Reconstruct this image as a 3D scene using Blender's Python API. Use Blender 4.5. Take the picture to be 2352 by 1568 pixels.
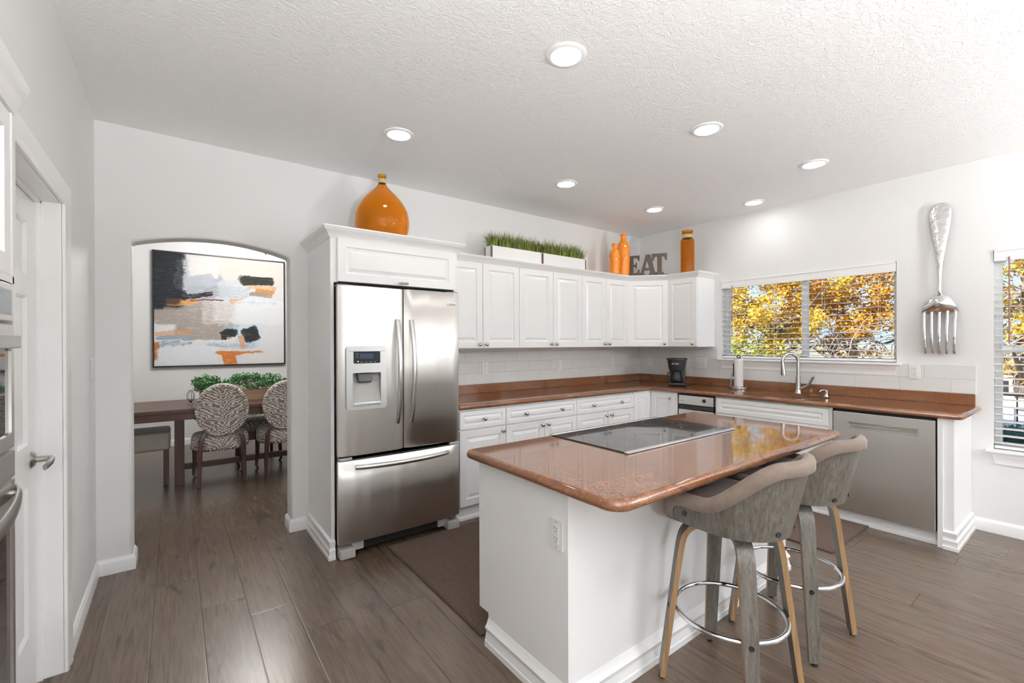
import bpy, bmesh, math, random
from mathutils import Vector, Matrix, noise
from mathutils.geometry import tessellate_polygon
for o in list(bpy.data.objects): bpy.data.objects.remove(o, do_unlink=True)
S = bpy.context.scene
COL = S.collection
R = math.radians
PI = math.pi

# ------------------------------------------------------------------ camera
F, YAW, PITCH, ROLL = 1033.84, 0.92876, -0.00244, -0.00315
cy_, sy_, cp_, sp_ = math.cos(YAW), math.sin(YAW), math.cos(PITCH), math.sin(PITCH)
fw = Vector((cy_*cp_, sy_*cp_, sp_)); rt = Vector((sy_, -cy_, 0)); up = rt.cross(fw)
r2 = rt*math.cos(ROLL)+up*math.sin(ROLL); u2 = up*math.cos(ROLL)-rt*math.sin(ROLL)
cam = bpy.data.cameras.new('camera'); camo = bpy.data.objects.new('camera', cam); COL.objects.link(camo)
cam.sensor_width = 36; cam.lens = F/2352*36; cam.shift_y = 6.5/2352; cam.clip_start = .05; cam.clip_end = 600
m = Matrix.Identity(4)
for i in range(3): m[i][0], m[i][1], m[i][2] = r2[i], u2[i], -fw[i]
m.translation = (-4.76612, -3.64545, 1.38993); camo.matrix_world = m
S.camera = camo

# ------------------------------------------------------------------ world, sun, exposure
w = bpy.data.worlds.new('sky'); S.world = w; w.use_nodes = True
nt = w.node_tree; nt.nodes.clear()
tc = nt.nodes.new('ShaderNodeTexCoord'); sp_x = nt.nodes.new('ShaderNodeSeparateXYZ'); rmp = nt.nodes.new('ShaderNodeValToRGB')
for p, c in ((0, (.52, .66, .80)), (.12, (.42, .62, .88)), (.35, (.26, .48, .86)), (1, (.12, .30, .72))):
    e = rmp.color_ramp.elements[0] if p == 0 else (rmp.color_ramp.elements[1] if p == 1 else rmp.color_ramp.elements.new(p)); e.position = p; e.color = (*c, 1)
bg = nt.nodes.new('ShaderNodeBackground'); bg.inputs[1].default_value = 1.0
wo = nt.nodes.new('ShaderNodeOutputWorld')
nt.links.new(tc.outputs['Generated'], sp_x.inputs[0]); nt.links.new(sp_x.outputs[2], rmp.inputs[0]); nt.links.new(rmp.outputs[0], bg.inputs[0]); nt.links.new(bg.outputs[0], wo.inputs[0])
sun = bpy.data.lights.new('sun', 'SUN'); sun.energy = 5.5; sun.angle = R(.6); sun.color = (1, .96, .88)
suno = bpy.data.objects.new('sun', sun); COL.objects.link(suno)
suno.rotation_euler = Vector((0.84, -0.26, -0.5)).to_track_quat('-Z', 'Y').to_euler()
FILL_UP, FILL_GLB = 135, 45    # watts of the added fill uplights and fill globe, both out of view
LAMP = 1.1          # watts of each recessed ceiling lamp
vs = S.view_settings; S.display_settings.display_device = 'sRGB'
vs.view_transform = 'Standard'; vs.look = 'None'; vs.exposure = 0.70; vs.gamma = 1; vs.use_curve_mapping = False
cyc = S.cycles
cyc.max_bounces = 10; cyc.diffuse_bounces = 6; cyc.glossy_bounces = 5; cyc.transmission_bounces = 8; cyc.transparent_max_bounces = 16
cyc.sample_clamp_indirect = 6; cyc.caustics_reflective = False; cyc.caustics_refractive = False; cyc.blur_glossy = .5

# ------------------------------------------------------------------ node helpers
class N:
    def __init__(s, name, **bs):
        s.m = bpy.data.materials.new(name); s.m.use_nodes = True; s.t = s.m.node_tree
        s.b = s.t.nodes['Principled BSDF']
        for k, v in bs.items(): s.set(k.replace('_', ' '), v)
    def set(s, k, v):
        i = s.b.inputs[k]
        if hasattr(v, 'is_output') or isinstance(v, bpy.types.NodeSocket): s.t.links.new(v, i)
        elif isinstance(v, (tuple, list)) and len(v) == 3 and i.type == 'RGBA': i.default_value = (*v, 1)
        else: i.default_value = v
    def put(s, i, v):
        if isinstance(v, bpy.types.NodeSocket): s.t.links.new(v, i)
        elif isinstance(v, (tuple, list)) and len(v) == 3 and i.type == 'RGBA': i.default_value = (*v, 1)
        else: i.default_value = v
    def n(s, typ, ins=None, **kw):
        x = s.t.nodes.new('ShaderNode'+typ)
        for k, v in kw.items(): setattr(x, k, v)
        for k, v in (ins or {}).items(): s.put(x.inputs[k], v)
        return x
    def co(s, kind='Object'): return s.n('TexCoord').outputs[kind]
    def mapping(s, v, scale=(1, 1, 1), loc=(0, 0, 0), rot=(0, 0, 0)):
        return s.n('Mapping', {0: v, 'Scale': scale, 'Location': loc, 'Rotation': rot}).outputs[0]
    def noise(s, v, scale, detail=3, rough=.5, dist=0, out=0):
        return s.n('TexNoise', {'Vector': v, 'Scale': scale, 'Detail': detail, 'Roughness': rough, 'Distortion': dist}).outputs[out]
    def math(s, op, a, b=0, c=0, clamp=False):
        x = s.n('Math', {0: a, 1: b, 2: c}, operation=op); x.use_clamp = clamp; return x.outputs[0]
    def ramp(s, f, stops, interp='LINEAR'):
        x = s.n('ValToRGB', {0: f}); x.color_ramp.interpolation = interp; e = x.color_ramp.elements
        while len(e) < len(stops): e.new(.5)
        for q, (p, c) in zip(e, stops):
            q.position = p; q.color = (*c, 1) if isinstance(c, (tuple, list)) else (c, c, c, 1)
        return x.outputs[0]
    def mix(s, f, a, b, mode='MIX'):
        x = s.n('Mix', data_type='RGBA', blend_type=mode)
        s.put(x.inputs[0], f); s.put(x.inputs[6], a); s.put(x.inputs[7], b); return x.outputs[2]
    def bump(s, h, strength=.3, dist=.01, nrm=None):
        x = s.n('Bump', {'Height': h, 'Strength': strength, 'Distance': dist})
        if nrm is not None: s.put(x.inputs['Normal'], nrm)
        s.set('Normal', x.outputs[0]); return x.outputs[0]
    def sep(s, v): return s.n('SeparateXYZ', {0: v}).outputs
    def comb(s, x=0, y=0, z=0): return s.n('CombineXYZ', {0: x, 1: y, 2: z}).outputs[0]

def plain(name, col, rough=.5, metal=0, **kw):
    return N(name, Base_Color=col, Roughness=rough, Metallic=metal, **kw).m

M = {}
def mk_paint(name, col, rough, scale=180, st=.12):
    a = N(name, Base_Color=col, Roughness=rough)
    a.bump(a.noise(a.co(), scale, 2), st, .002); return a.m
M['wall'] = mk_paint('white_wall_paint', (.81, .81, .803), .55)
M['wall_dining'] = mk_paint('dining_wall_paint', (.79, .79, .79), .55)
M['trim'] = plain('white_trim_enamel', (.90, .90, .895), .28)
M['cab'] = plain('white_cabinet_lacquer', (.90, .90, .895), .28)
M['cabin'] = plain('cabinet_reveal', (.55, .52, .48), .6)
M['plastic'] = plain('white_plastic', (.82, .82, .81), .3)
M['dark'] = plain('black_gap', (.012, .011, .010), .6)
M['slot'] = plain('dark_slot', (.03, .03, .03), .5)
def mk_ceiling():
    a = N('textured_ceiling', Base_Color=(.90, .90, .90), Roughness=.8)
    v = a.co(); h = a.noise(a.mapping(v, (1, 1, 1)), 42, 3, .55, .9)
    h2 = a.ramp(h, [(.42, 0), (.58, 1)]); a.bump(h2, .32, .005); return a.m
M['ceil'] = mk_ceiling()
def mk_floor():
    a = N('wood_plank_floor', Roughness=.36)
    v = a.co(); x, y, z = a.sep(v)
    rw = a.math('DIVIDE', a.math('ADD', x, 9.041), .199)
    row = a.math('FLOOR', rw); fx = a.math('FRACT', rw)
    r1 = a.n('TexWhiteNoise', {'W': row}, noise_dimensions='1D').outputs[0]
    yy = a.math('ADD', a.math('DIVIDE', a.math('ADD', y, 40), 1.25), a.math('MULTIPLY', r1, 7.3))
    idx = a.math('FLOOR', yy); fy = a.math('FRACT', yy)
    rc = a.n('TexWhiteNoise', {'Vector': a.comb(row, idx, 3.1)}, noise_dimensions='3D').outputs
    rnd = rc[0]
    gv = a.n('VectorMath', {0: a.mapping(v, (16, 1.1, 1)), 1: rc[1]}, operation='ADD')
    off = a.n('VectorMath', {0: rc[1], 1: (37, 37, 37)}, operation='MULTIPLY').outputs[0]
    gv = a.n('VectorMath', {0: a.mapping(v, (14, 1.2, 1)), 1: off}, operation='ADD').outputs[0]
    g = a.noise(gv, 1.6, 8, .68, 1.6)
    g2 = a.noise(a.n('VectorMath', {0: a.mapping(v, (60, 2.2, 1)), 1: off}, operation='ADD').outputs[0], 2.0, 5, .6, .6)
    knot = a.noise(a.n('VectorMath', {0: a.mapping(v, (6, 1.4, 1)), 1: off}, operation='ADD').outputs[0], 1.0, 3, .5, 2.2)
    base = a.ramp(rnd, [(0, (.060, .034, .020)), (.3, (.082, .056, .040)), (.65, (.096, .070, .053)), (1, (.092, .053, .030))])
    c = a.mix(a.ramp(g, [(.30, 0), (.72, 1)]), base, (.138, .094, .064), 'MIX')
    c = a.mix(a.ramp(g2, [(.48, 0), (.75, .55)]), c, (.026, .017, .012))
    c = a.mix(a.ramp(knot, [(.60, 0), (.72, .6)]), c, (.022, .015, .011))
    ex = a.math('MULTIPLY', a.math('MINIMUM', fx, a.math('SUBTRACT', 1, fx)), .199)
    ey = a.math('MULTIPLY', a.math('MINIMUM', fy, a.math('SUBTRACT', 1, fy)), 1.25)
    e = a.math('MINIMUM', ex, ey)
    gap = a.math('LESS_THAN', e, .0018)
    c = a.mix(gap, c, (.03, .024, .02))
    a.set('Base Color', c)
    a.set('Roughness', .27)
    hgt = a.math('SUBTRACT', a.math('MULTIPLY', g2, .05), a.math('MULTIPLY', a.ramp(e, [(0, 1), (.004, 0)]), 1.0))
    a.bump(hgt, .2, .002)
    return a.m
M['floor'] = mk_floor()
def mk_granite():
    a = N('red_brown_granite', Roughness=.06, IOR=1.62)
    v = a.co()
    n1 = a.noise(a.mapping(v, (1, 1, 2.2)), 95, 5, .75)
    n2 = a.noise(a.mapping(v, (1, 1, 3)), 9, 5, .6, 1.2)
    n3 = a.noise(a.mapping(v, (1, 1, 1), rot=(0, 0, .5)), 260, 3, .7)
    c = a.ramp(n1, [(.28, (.105, .042, .018)), (.46, (.205, .082, .034)), (.58, (.275, .120, .054)), (.76, (.37, .19, .10))])
    c = a.mix(a.ramp(n2, [(.40, 0), (.70, .65)]), c, (.145, .055, .028))
    c = a.mix(a.ramp(n3, [(.59, 0), (.68, .85)]), c, (.035, .02, .018))
    vein = a.n('TexWave', {'Vector': a.mapping(v, (.55, .75, 1.8), rot=(0, .25, .3)), 'Scale': .8, 'Distortion': 6, 'Detail': 4, 'Detail Scale': 1.2}).outputs[1]
    c = a.mix(a.ramp(vein, [(0, .45), (.010, 0)]), c, (.05, .03, .03))
    a.set('Base Color', c); a.set('Coat Weight', .2); a.set('Coat Roughness', .04)
    return a.m
M['granite'] = mk_granite()
ANI = 0.0
def mk_steel(name, rough=.24, col=(.71, .685, .65), wav=0, vert=False, grain=.0):
    a = N(name, Base_Color=col, Roughness=rough, Metallic=1)
    a.set('Anisotropic', .93); a.set('Anisotropic Rotation', ANI); tg = a.n('Tangent', direction_type='RADIAL', axis='Z').outputs[0]; a.set('Tangent', tg)
    v = a.co()
    g = a.noise(a.mapping(v, (2, 2, 260) if not vert else (260, 260, 2)), 3, 2, .5)
    
    h = a.noise(a.mapping(v, (6.5, 6.5, .55)), 1.5, 1, .4)
    nb = None
    if wav: nb = a.bump(h, wav, .05)
    a.bump(g, grain, .0006, nb)
    return a.m
M['steel'] = mk_steel('brushed_stainless_steel', .33, wav=.22)
M['steel_flat'] = mk_steel('brushed_stainless_panel', .31, (.72, .70, .67), wav=.10)
M['handle_steel'] = mk_steel('satin_steel', .24, (.64, .63, .61), vert=True)
M['nickel'] = plain('brushed_nickel', (.50, .48, .45), .26, 1)
M['chrome'] = plain('polished_chrome', (.78, .78, .79), .05, 1)
M['silver'] = plain('polished_aluminium', (.80, .80, .80), .16, 1)
M['fridge_side'] = plain('grey_appliance_side', (.23, .23, .23), .4, .3)
M['greyplastic'] = plain('grey_appliance_plastic', (.45, .43, .41), .4)
M['silverplastic'] = plain('silver_plastic', (.56, .56, .55), .3, .55)
M['blackgloss'] = plain('black_gloss', (.012, .012, .013), .06)
M['cookglass'] = plain('black_ceramic_glass', (.022, .021, .020), .03, IOR=1.75)
M['ovenglass'] = plain('dark_oven_glass', (.10, .10, .11), .04, .6)
M['blackplastic'] = plain('black_plastic', (.014, .014, .015), .32)
M['white_mark'] = plain('white_marking', (.62, .62, .62), .4)
M['grey_mark'] = plain('grey_marking', (.16, .16, .16), .3)
def mk_tile():
    a = N('white_glazed_tile', Roughness=.10)
    v = a.co(); x, y, z = a.sep(v)
    uv = a.comb(x, a.math('SUBTRACT', z, 1.003), 0)
    br = a.n('TexBrick', {'Vector': uv, 'Color1': (.80, .81, .80, 1), 'Color2': (.74, .75, .74, 1), 'Mortar': (.48, .48, .47, 1),
        'Scale': 1, 'Mortar Size': .0017, 'Mortar Smooth': .15, 'Brick Width': .305, 'Row Height': .1022}, offset=.5)
    st = a.noise(a.mapping(v, (5, 5, 110)), 2.0, 4, .6, .3)
    wv = a.noise(a.mapping(v, (1, 1, 2.0)), 30, 2, .5, 1.0)
    c = a.mix(a.ramp(st, [(.40, 0), (.60, .35)]), br.outputs[0], (.70, .72, .71))
    a.set('Base Color', c)
    nb = a.bump(wv, .30, .0045)
    nb = a.bump(st, .18, .001, nb)
    a.bump(a.math('SUBTRACT', 1, br.outputs[1]), .6, .002, nb)
    a.set('Roughness', a.math('ADD', a.math('MULTIPLY', br.outputs[1], .5), .09))
    return a.m
M['tile'] = mk_tile()
def mk_greywood(name='grey_washed_oak_veneer', c1=(.050, .044, .036), c2=(.165, .150, .128), ax=(52, 52, .6)):
    a = N(name, Roughness=.42)
    v = a.co()
    g = a.noise(a.mapping(v, ax), 1.7, 7, .70, .35)
    g2 = a.noise(a.mapping(v, (ax[0]*4, ax[1]*4, ax[2]*2)), 2.2, 4, .6)
    c = a.ramp(g, [(.32, c1), (.50, tuple((p+q)/2 for p, q in zip(c1, c2))), (.70, c2)])
    c = a.mix(a.ramp(g2, [(.5, 0), (.72, .6)]), c, tuple(p*.6 for p in c1))
    a.set('Base Color', c); a.bump(g2, .12, .001); return a.m
M['greywood'] = mk_greywood()
def mk_ply():
    a = N('laminated_ply_edge', Roughness=.5)
    v = a.co(); g = a.noise(a.mapping(v, (40, 40, 1.5)), 2, 5, .6, .4)
    a.set('Base Color', a.ramp(g, [(.35, (.20, .115, .05)), (.65, (.34, .205, .10))])); return a.m
M['ply'] = mk_ply()
def mk_fabric(name, col, col2, sc=60, rough=.85, sheen=.5):
    a = N(name, Roughness=rough)
    v = a.co(); g = a.noise(v, sc, 4, .6); g2 = a.noise(v, 900, 2)
    a.set('Base Color', a.mix(a.ramp(g, [(.35, 0), (.65, 1)]), col, col2)); a.set('Sheen Weight', sheen*.3); a.set('Sheen Roughness', .4)
    a.bump(g2, .2, .0008); return a.m
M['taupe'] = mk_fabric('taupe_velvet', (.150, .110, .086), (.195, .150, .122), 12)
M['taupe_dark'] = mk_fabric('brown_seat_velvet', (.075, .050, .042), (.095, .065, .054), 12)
M['leather'] = mk_fabric('grey_beige_leather', (.33, .30, .26), (.36, .33, .285), 5, .42, .05)
M['rug'] = None
def mk_rug():
    a = N('brown_woven_mat', Roughness=.95)
    v = a.co(); br = a.n('TexVoronoi', {'Vector': a.mapping(v, (1, 2.0, 1)), 'Scale': 75}).outputs[0]
    g = a.noise(v, 240, 3)
    c = a.mix(a.ramp(br, [(.1, 0), (.6, 1)]), (.150, .096, .070), (.075, .046, .034))
    c = a.mix(a.ramp(g, [(.4, 0), (.7, .6)]), c, (.13, .088, .066))
    a.set('Base Color', c); a.bump(br, .6, .003); return a.m
M['rug'] = mk_rug()
M['rugedge'] = plain('mat_binding', (.07, .045, .035), .9)
def mk_wood(name, c1, c2, rough=.35, ax=(1.4, 18, 18)):
    a = N(name, Roughness=rough); v = a.co()
    g = a.noise(a.mapping(v, ax), 1.6, 6, .6, .8)
    a.set('Base Color', a.ramp(g, [(.3, c1), (.7, c2)])); return a.m
M['walnut'] = mk_wood('dark_walnut_stain', (.052, .020, .012), (.105, .042, .024))
M['walnut_v'] = mk_wood('dark_walnut_stain_upright', (.040, .015, .010), (.080, .030, .018), .3, (18, 18, 1.4))
M['pine'] = mk_wood('pale_pine_board', (.36, .24, .15), (.50, .36, .24), .6)
def mk_zebra():
    a = N('zebra_print_fabric', Roughness=.8); v = a.co()
    x, y, z = a.sep(v); ax = a.math('ABSOLUTE', x)
    ww = a.math('ADD', a.math('ADD', z, a.math('MULTIPLY', y, .5)), a.math('MULTIPLY', a.math('POWER', ax, .8), -.42))
    d = a.noise(a.mapping(v, (5, 5, 13)), 2.0, 3, .6)
    s = a.math('SINE', a.math('ADD', a.math('MULTIPLY', ww, 235), a.math('MULTIPLY', a.math('SUBTRACT', d, .5), 22)))
    c = a.mix(a.ramp(s, [(.0, 0), (.22, 0), (.32, 1)]), (.235, .185, .155), (.66, .62, .57))
    c = a.mix(a.ramp(s, [(.05, 0), (.25, 1)]), (.24, .185, .155), (.80, .76, .72))
    a.set('Base Color', c); a.set('Sheen Weight', .3); return a.m
M['zebra'] = mk_zebra()
M['nail'] = plain('antique_nailheads', (.06, .05, .04), .3, .8)
def mk_leaf(name, cols, rough=.5, trans=.0):
    a = N(name, Roughness=rough)
    g = a.n('NewGeometry').outputs['Random Per Island']
    a.set('Base Color', a.ramp(g, [(i/(len(cols)-1), c) for i, c in enumerate(cols)]))
    return a.m
M['grass'] = mk_leaf('artificial_grass_blades', [(.06, .13, .015), (.11, .20, .022), (.20, .29, .04), (.34, .36, .09), (.22, .13, .035)])
M['boxwood'] = mk_leaf('boxwood_leaves', [(.02, .12, .03), (.05, .21, .05), (.10, .32, .09), (.25, .48, .22), (.03, .15, .045)], .35)
M['leafyellow'] = mk_leaf('autumn_yellow_leaves', [(.95, .62, .04), (.80, .42, .02), (.98, .74, .10), (.55, .26, .02), (.45, .45, .04), (.90, .55, .03)], .6)
M['leaforange'] = mk_leaf('autumn_orange_leaves', [(.85, .45, .03), (.62, .28, .02), (.90, .55, .05), (.34, .14, .03), (.75, .36, .02)], .6)
M['leafgreen'] = mk_leaf('late_green_leaves', [(.22, .30, .04), (.38, .42, .05), (.55, .55, .06), (.14, .20, .04)], .6)
M['bark'] = mk_wood('grey_brown_bark', (.09, .065, .05), (.22, .17, .14), .9, (20, 20, 3))
M['twig'] = plain('pale_twigs', (.45, .38, .33), .8)
M['amber'] = N('amber_glass', Base_Color=(.97, .50, .04), Roughness=.02, Transmission_Weight=.95, IOR=1.30).m
M['amber2'] = N('dark_amber_glass', Base_Color=(.90, .42, .03), Roughness=.03, Transmission_Weight=.92, IOR=1.30).m
M['orange'] = N('orange_glaze', Base_Color=(.88, .27, .012), Roughness=.14, Coat_Weight=.6).m
M['jute'] = plain('jute_wrap', (.55, .43, .28), .9)
M['bronze'] = plain('bronze_painted_metal', (.095, .068, .052), .35, .35)
M['brownmirror'] = plain('brown_metal_strip', (.18, .11, .085), .2, .7)
M['paper'] = plain('paper_towel', (.80, .79, .77), .95)
def mk_glass(name, tint=(1, 1, 1), ior=1.45):
    m_ = bpy.data.materials.new(name); m_.use_nodes = True; t = m_.node_tree; t.nodes.clear()
    o = t.nodes.new('ShaderNodeOutputMaterial'); mx = t.nodes.new('ShaderNodeMixShader')
    tr = t.nodes.new('ShaderNodeBsdfTransparent'); gl = t.nodes.new('ShaderNodeBsdfGlossy'); fr = t.nodes.new('ShaderNodeFresnel')
    tr.inputs[0].default_value = (*tint, 1); gl.inputs['Roughness'].default_value = .01; fr.inputs[0].default_value = ior
    t.links.new(fr.outputs[0], mx.inputs[0]); t.links.new(tr.outputs[0], mx.inputs[1]); t.links.new(gl.outputs[0], mx.inputs[2]); t.links.new(mx.outputs[0], o.inputs[0])
    return m_
M['pane'] = mk_glass('window_glass', (.97, .98, .98), 1.3)
M['clear'] = mk_glass('clear_glass', (.90, .90, .90), 1.5)
def mk_emit(name, col, st):
    a = N(name, Base_Color=(.9, .9, .9)); a.set('Emission Color', col); a.set('Emission Strength', st); return a.m
RL = .068
M['lamp'] = mk_emit('lit_lamp_diffuser', (1, .985, .96), LAMP/(PI*PI*RL*RL))
M['bulb'] = mk_emit('lit_bulb', (1, .98, .95), 185)
M['led'] = mk_emit('blue_led', (.2, .45, 1), 6)
M['screen'] = plain('dispenser_screen', (.045, .055, .09), .08)

# ------------------------------------------------------------------ mesh helpers
class MB:
    def __init__(s): s.v = []; s.f = []; s.mi = []; s.cur = 0; s.wn = False; s.sm = None
    def add(s, vs, fs, mat=None, mi=None):
        b = len(s.v)
        if mat is not None: vs = [mat @ Vector(p) for p in vs]
        s.v += [tuple(p) for p in vs]; s.f += [tuple(b+i for i in f) for f in fs]
        s.mi += [s.cur if mi is None else mi]*len(fs); return s
    def box(s, x0, x1, y0, y1, z0, z1, bev=0, mat=None, seg=2):
        if bev <= 0:
            vs = [(x, y, z) for x in (x0, x1) for y in (y0, y1) for z in (z0, z1)]
            return s.add(vs, [(0, 1, 3, 2), (4, 6, 7, 5), (0, 4, 5, 1), (2, 3, 7, 6), (0, 2, 6, 4), (1, 5, 7, 3)], mat)
        bm = bmesh.new(); bmesh.ops.create_cube(bm, size=1); s.wn = True
        for q in bm.verts: q.co = Vector(((x0+x1)/2+q.co.x*(x1-x0), (y0+y1)/2+q.co.y*(y1-y0), (z0+z1)/2+q.co.z*(z1-z0)))
        bmesh.ops.bevel(bm, geom=list(bm.edges), offset=bev, segments=seg, profile=.5, affect='EDGES')
        return s.bm(bm, mat)
    def bm(s, bm, mat=None):
        bm.verts.index_update()
        s.add([v.co.copy() for v in bm.verts], [[v.index for v in f.verts] for f in bm.faces], mat); bm.free(); return s
    def lathe(s, prof, n=24, mat=None, sx=1, sy=1):
        vs = []; fs = []
        for r, z in prof:
            for k in range(n): a = 2*PI*k/n; vs.append((r*math.cos(a)*sx, r*math.sin(a)*sy, z))
        for i in range(len(prof)-1):
            for k in range(n):
                k2 = (k+1) % n; fs.append((i*n+k, i*n+k2, (i+1)*n+k2, (i+1)*n+k))
        if prof[0][0] > 1e-5: fs.append(tuple(range(n))[::-1])
        if prof[-1][0] > 1e-5: fs.append(tuple((len(prof)-1)*n+k for k in range(n)))
        return s.add(vs, fs, mat)
    def cyl(s, p0, p1, r, n=12, r1=None):
        return s.tube([p0, p1], [r, r if r1 is None else r1], n)
    def tube(s, pts, r, n=10, closed=False, ry=None):
        P = [Vector(p) for p in pts]; k = len(P); rr = r if isinstance(r, (list, tuple)) else [r]*k
        vs = []; fs = []; prev = None
        for i in range(k):
            t = (P[(i+1) % k]-P[i-1]) if closed or 0 < i < k-1 else (P[1]-P[0] if i == 0 else P[-1]-P[-2])
            t.normalize()
            if prev is None:
                a = Vector((0, 0, 1)) if abs(t.z) < .9 else Vector((1, 0, 0)); nx = t.cross(a).normalized()
            else: nx = (prev-t*prev.dot(t)).normalized()
            prev = nx; ny = t.cross(nx)
            for j in range(n):
                a = 2*PI*j/n; vs.append(P[i]+nx*rr[i]*math.cos(a)+ny*(rr[i] if ry is None else ry)*math.sin(a))
        for i in range(k if closed else k-1):
            i2 = (i+1) % k
            for j in range(n): j2 = (j+1) % n; fs.append((i*n+j, i*n+j2, i2*n+j2, i2*n+j))
        if not closed: fs.append(tuple(range(n))[::-1]); fs.append(tuple((k-1)*n+j for j in range(n)))
        return s.add(vs, fs)
    def grid(s, nu, nv, fn, mi=None, cu=False):
        vs = [fn(i/nu, j/nv) for j in range(nv+1) for i in range(nu+1)]; W = nu+1
        return s.add(vs, [(j*W+i, j*W+i+1, (j+1)*W+i+1, (j+1)*W+i) for j in range(nv) for i in range(nu)], None, mi)
    def sweep(s, path, prof, closed=False, caps=True):
        """prof: (out, z) points swept along an xy path; out is to the right of travel, mitred."""
        P = [Vector((p[0], p[1])) for p in path]; k = len(P); vs = []; fs = []; q = len(prof)
        for i in range(k):
            def nrm(a, b): d = (b-a).normalized(); return Vector((d.y, -d.x))
            n0 = nrm(P[i-1], P[i]) if (i > 0 or closed) else None
            n1 = nrm(P[i], P[(i+1) % k]) if (i < k-1 or closed) else None
            if n0 is None: nn = n1
            elif n1 is None: nn = n0
            else: nn = (n0+n1); nn = nn/ (nn.dot(n0))
            for o_, z in prof: vs.append((P[i].x+nn.x*o_, P[i].y+nn.y*o_, z))
        for i in range(k if closed else k-1):
            i2 = (i+1) % k
            for j in range(q): j2 = (j+1) % q; fs.append((i*q+j, i2*q+j, i2*q+j2, i*q+j2))
        if not closed and caps: fs.append(tuple(range(q))); fs.append(tuple((k-1)*q+j for j in range(q))[::-1])
        return s.add(vs, fs)
    def plate(s, outer, holes, y0, y1, axis='y'):
        """flat polygon (u,v) with holes, extruded along axis from y0 to y1."""
        loops = [outer]+list(holes); flat = [p for l in loops for p in l]
        def P(p, d):
            return {'y': (p[0], d, p[1]), 'x': (d, p[0], p[1]), 'z': (p[0], p[1], d)}[axis]
        tris = tessellate_polygon([[Vector((a, b, 0)) for a, b in l] for l in loops]); n = len(flat)
        vs = [P(p, y0) for p in flat]+[P(p, y1) for p in flat]
        fs = [tuple(t) for t in tris]+[tuple(i+n for i in t)[::-1] for t in tris]
        b = 0
        for l in loops:
            for i in range(len(l)): j = (i+1) % len(l); fs.append((b+i, b+j, b+j+n, b+i+n))
            b += len(l)
        return s.add(vs, fs)
    def panel(s, w, h, t=.02, fr=.055, mat=None, style='raised', x=0, z=0, y=0):
        """raised-panel door: back at y, front at y-t, lower left corner (x,z)"""
        L = [(0, 0), (0, t-.003), (.003, t)]
        if style == 'raised': L += [(fr, t), (fr+.006, t-.011), (fr+.012, t-.011), (fr+.036, t-.002)]
        elif style == 'small': L += [(fr, t), (fr+.005, t-.010), (fr+.010, t-.010), (fr+.028, t-.001)]
        vs = []; fs = []; s.sm = 14
        for i_, d in L: vs += [(x+i_, y-d, z+i_), (x+w-i_, y-d, z+i_), (x+w-i_, y-d, z+h-i_), (x+i_, y-d, z+h-i_)]
        fs.append((3, 2, 1, 0))
        for k in range(len(L)-1):
            for j in range(4): a = k*4+j; b = k*4+(j+1) % 4; fs.append((a, b, b+4, a+4))
        k = (len(L)-1)*4; fs.append((k, k+1, k+2, k+3))
        return s.add(vs, fs, mat)
    def build(s, name, mat, parent=None, loc=None, rot=None, smooth=35, fix=True):
        me = bpy.data.meshes.new(name); me.from_pydata(s.v, [], s.f); me.update()
        mats = mat if isinstance(mat, (list, tuple)) else [mat]
        for q in mats: me.materials.append(M[q] if isinstance(q, str) else q)
        if len(mats) > 1: me.polygons.foreach_set('material_index', s.mi)
        if fix:
            bm = bmesh.new(); bm.from_mesh(me); bmesh.ops.recalc_face_normals(bm, faces=bm.faces); bm.to_mesh(me); bm.free()
        if smooth: me.shade_smooth(); me.set_sharp_from_angle(angle=R(s.sm or smooth))
        o = bpy.data.objects.new(name, me); COL.objects.link(o)
        if parent: o.parent = parent
        if s.wn and smooth: q = o.modifiers.new('weighted', 'WEIGHTED_NORMAL'); q.keep_sharp = True
        if loc: o.location = loc
        if rot: o.rotation_euler = rot
        return o
def tag(o, label=None, cat=None, group=None, kind=None):
    if label: o['label'] = label
    if cat: o['category'] = cat
    if group: o['group'] = group
    if kind: o['kind'] = kind
    return o
def thing(name, label, cat, loc=(0, 0, 0), rz=0, group=None, kind=None):
    o = bpy.data.objects.new(name, None); COL.objects.link(o); o.empty_display_size = .1
    o.location = loc; o.rotation_euler = (0, 0, rz); return tag(o, label, cat, group, kind)
def struct(o, label=None): o['kind'] = 'structure'; o['label'] = label or o.name; return o
def kids(o): return [c for c in bpy.data.objects if c.parent == o]
def dup(o, parent=None):
    c = o.copy(); COL.objects.link(c); c.parent = parent
    for k in kids(o): dup(k, c)
    return c
def place(o, loc, rz=0, label=None, group=None):
    o.location = loc; o.rotation_euler = (0, 0, rz)
    if label: o['label'] = label
    if group: o['group'] = group
    return o
def text_mesh(txt, size, depth, mat, name, parent, loc, rot, align='CENTER', bold=0):
    cu = bpy.data.curves.new(name, 'FONT'); cu.body = txt; cu.size = size; cu.extrude = depth; cu.align_x = align; cu.align_y = 'CENTER'; cu.offset = bold
    t = bpy.data.objects.new('tmp', cu); COL.objects.link(t)
    dg = bpy.context.evaluated_depsgraph_get(); me = bpy.data.meshes.new_from_object(t.evaluated_get(dg)); bpy.data.objects.remove(t)
    me.name = name; me.materials.clear(); me.materials.append(M[mat]); o = bpy.data.objects.new(name, me); COL.objects.link(o)
    o.parent = parent; o.location = loc; o.rotation_euler = rot; return o
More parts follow.
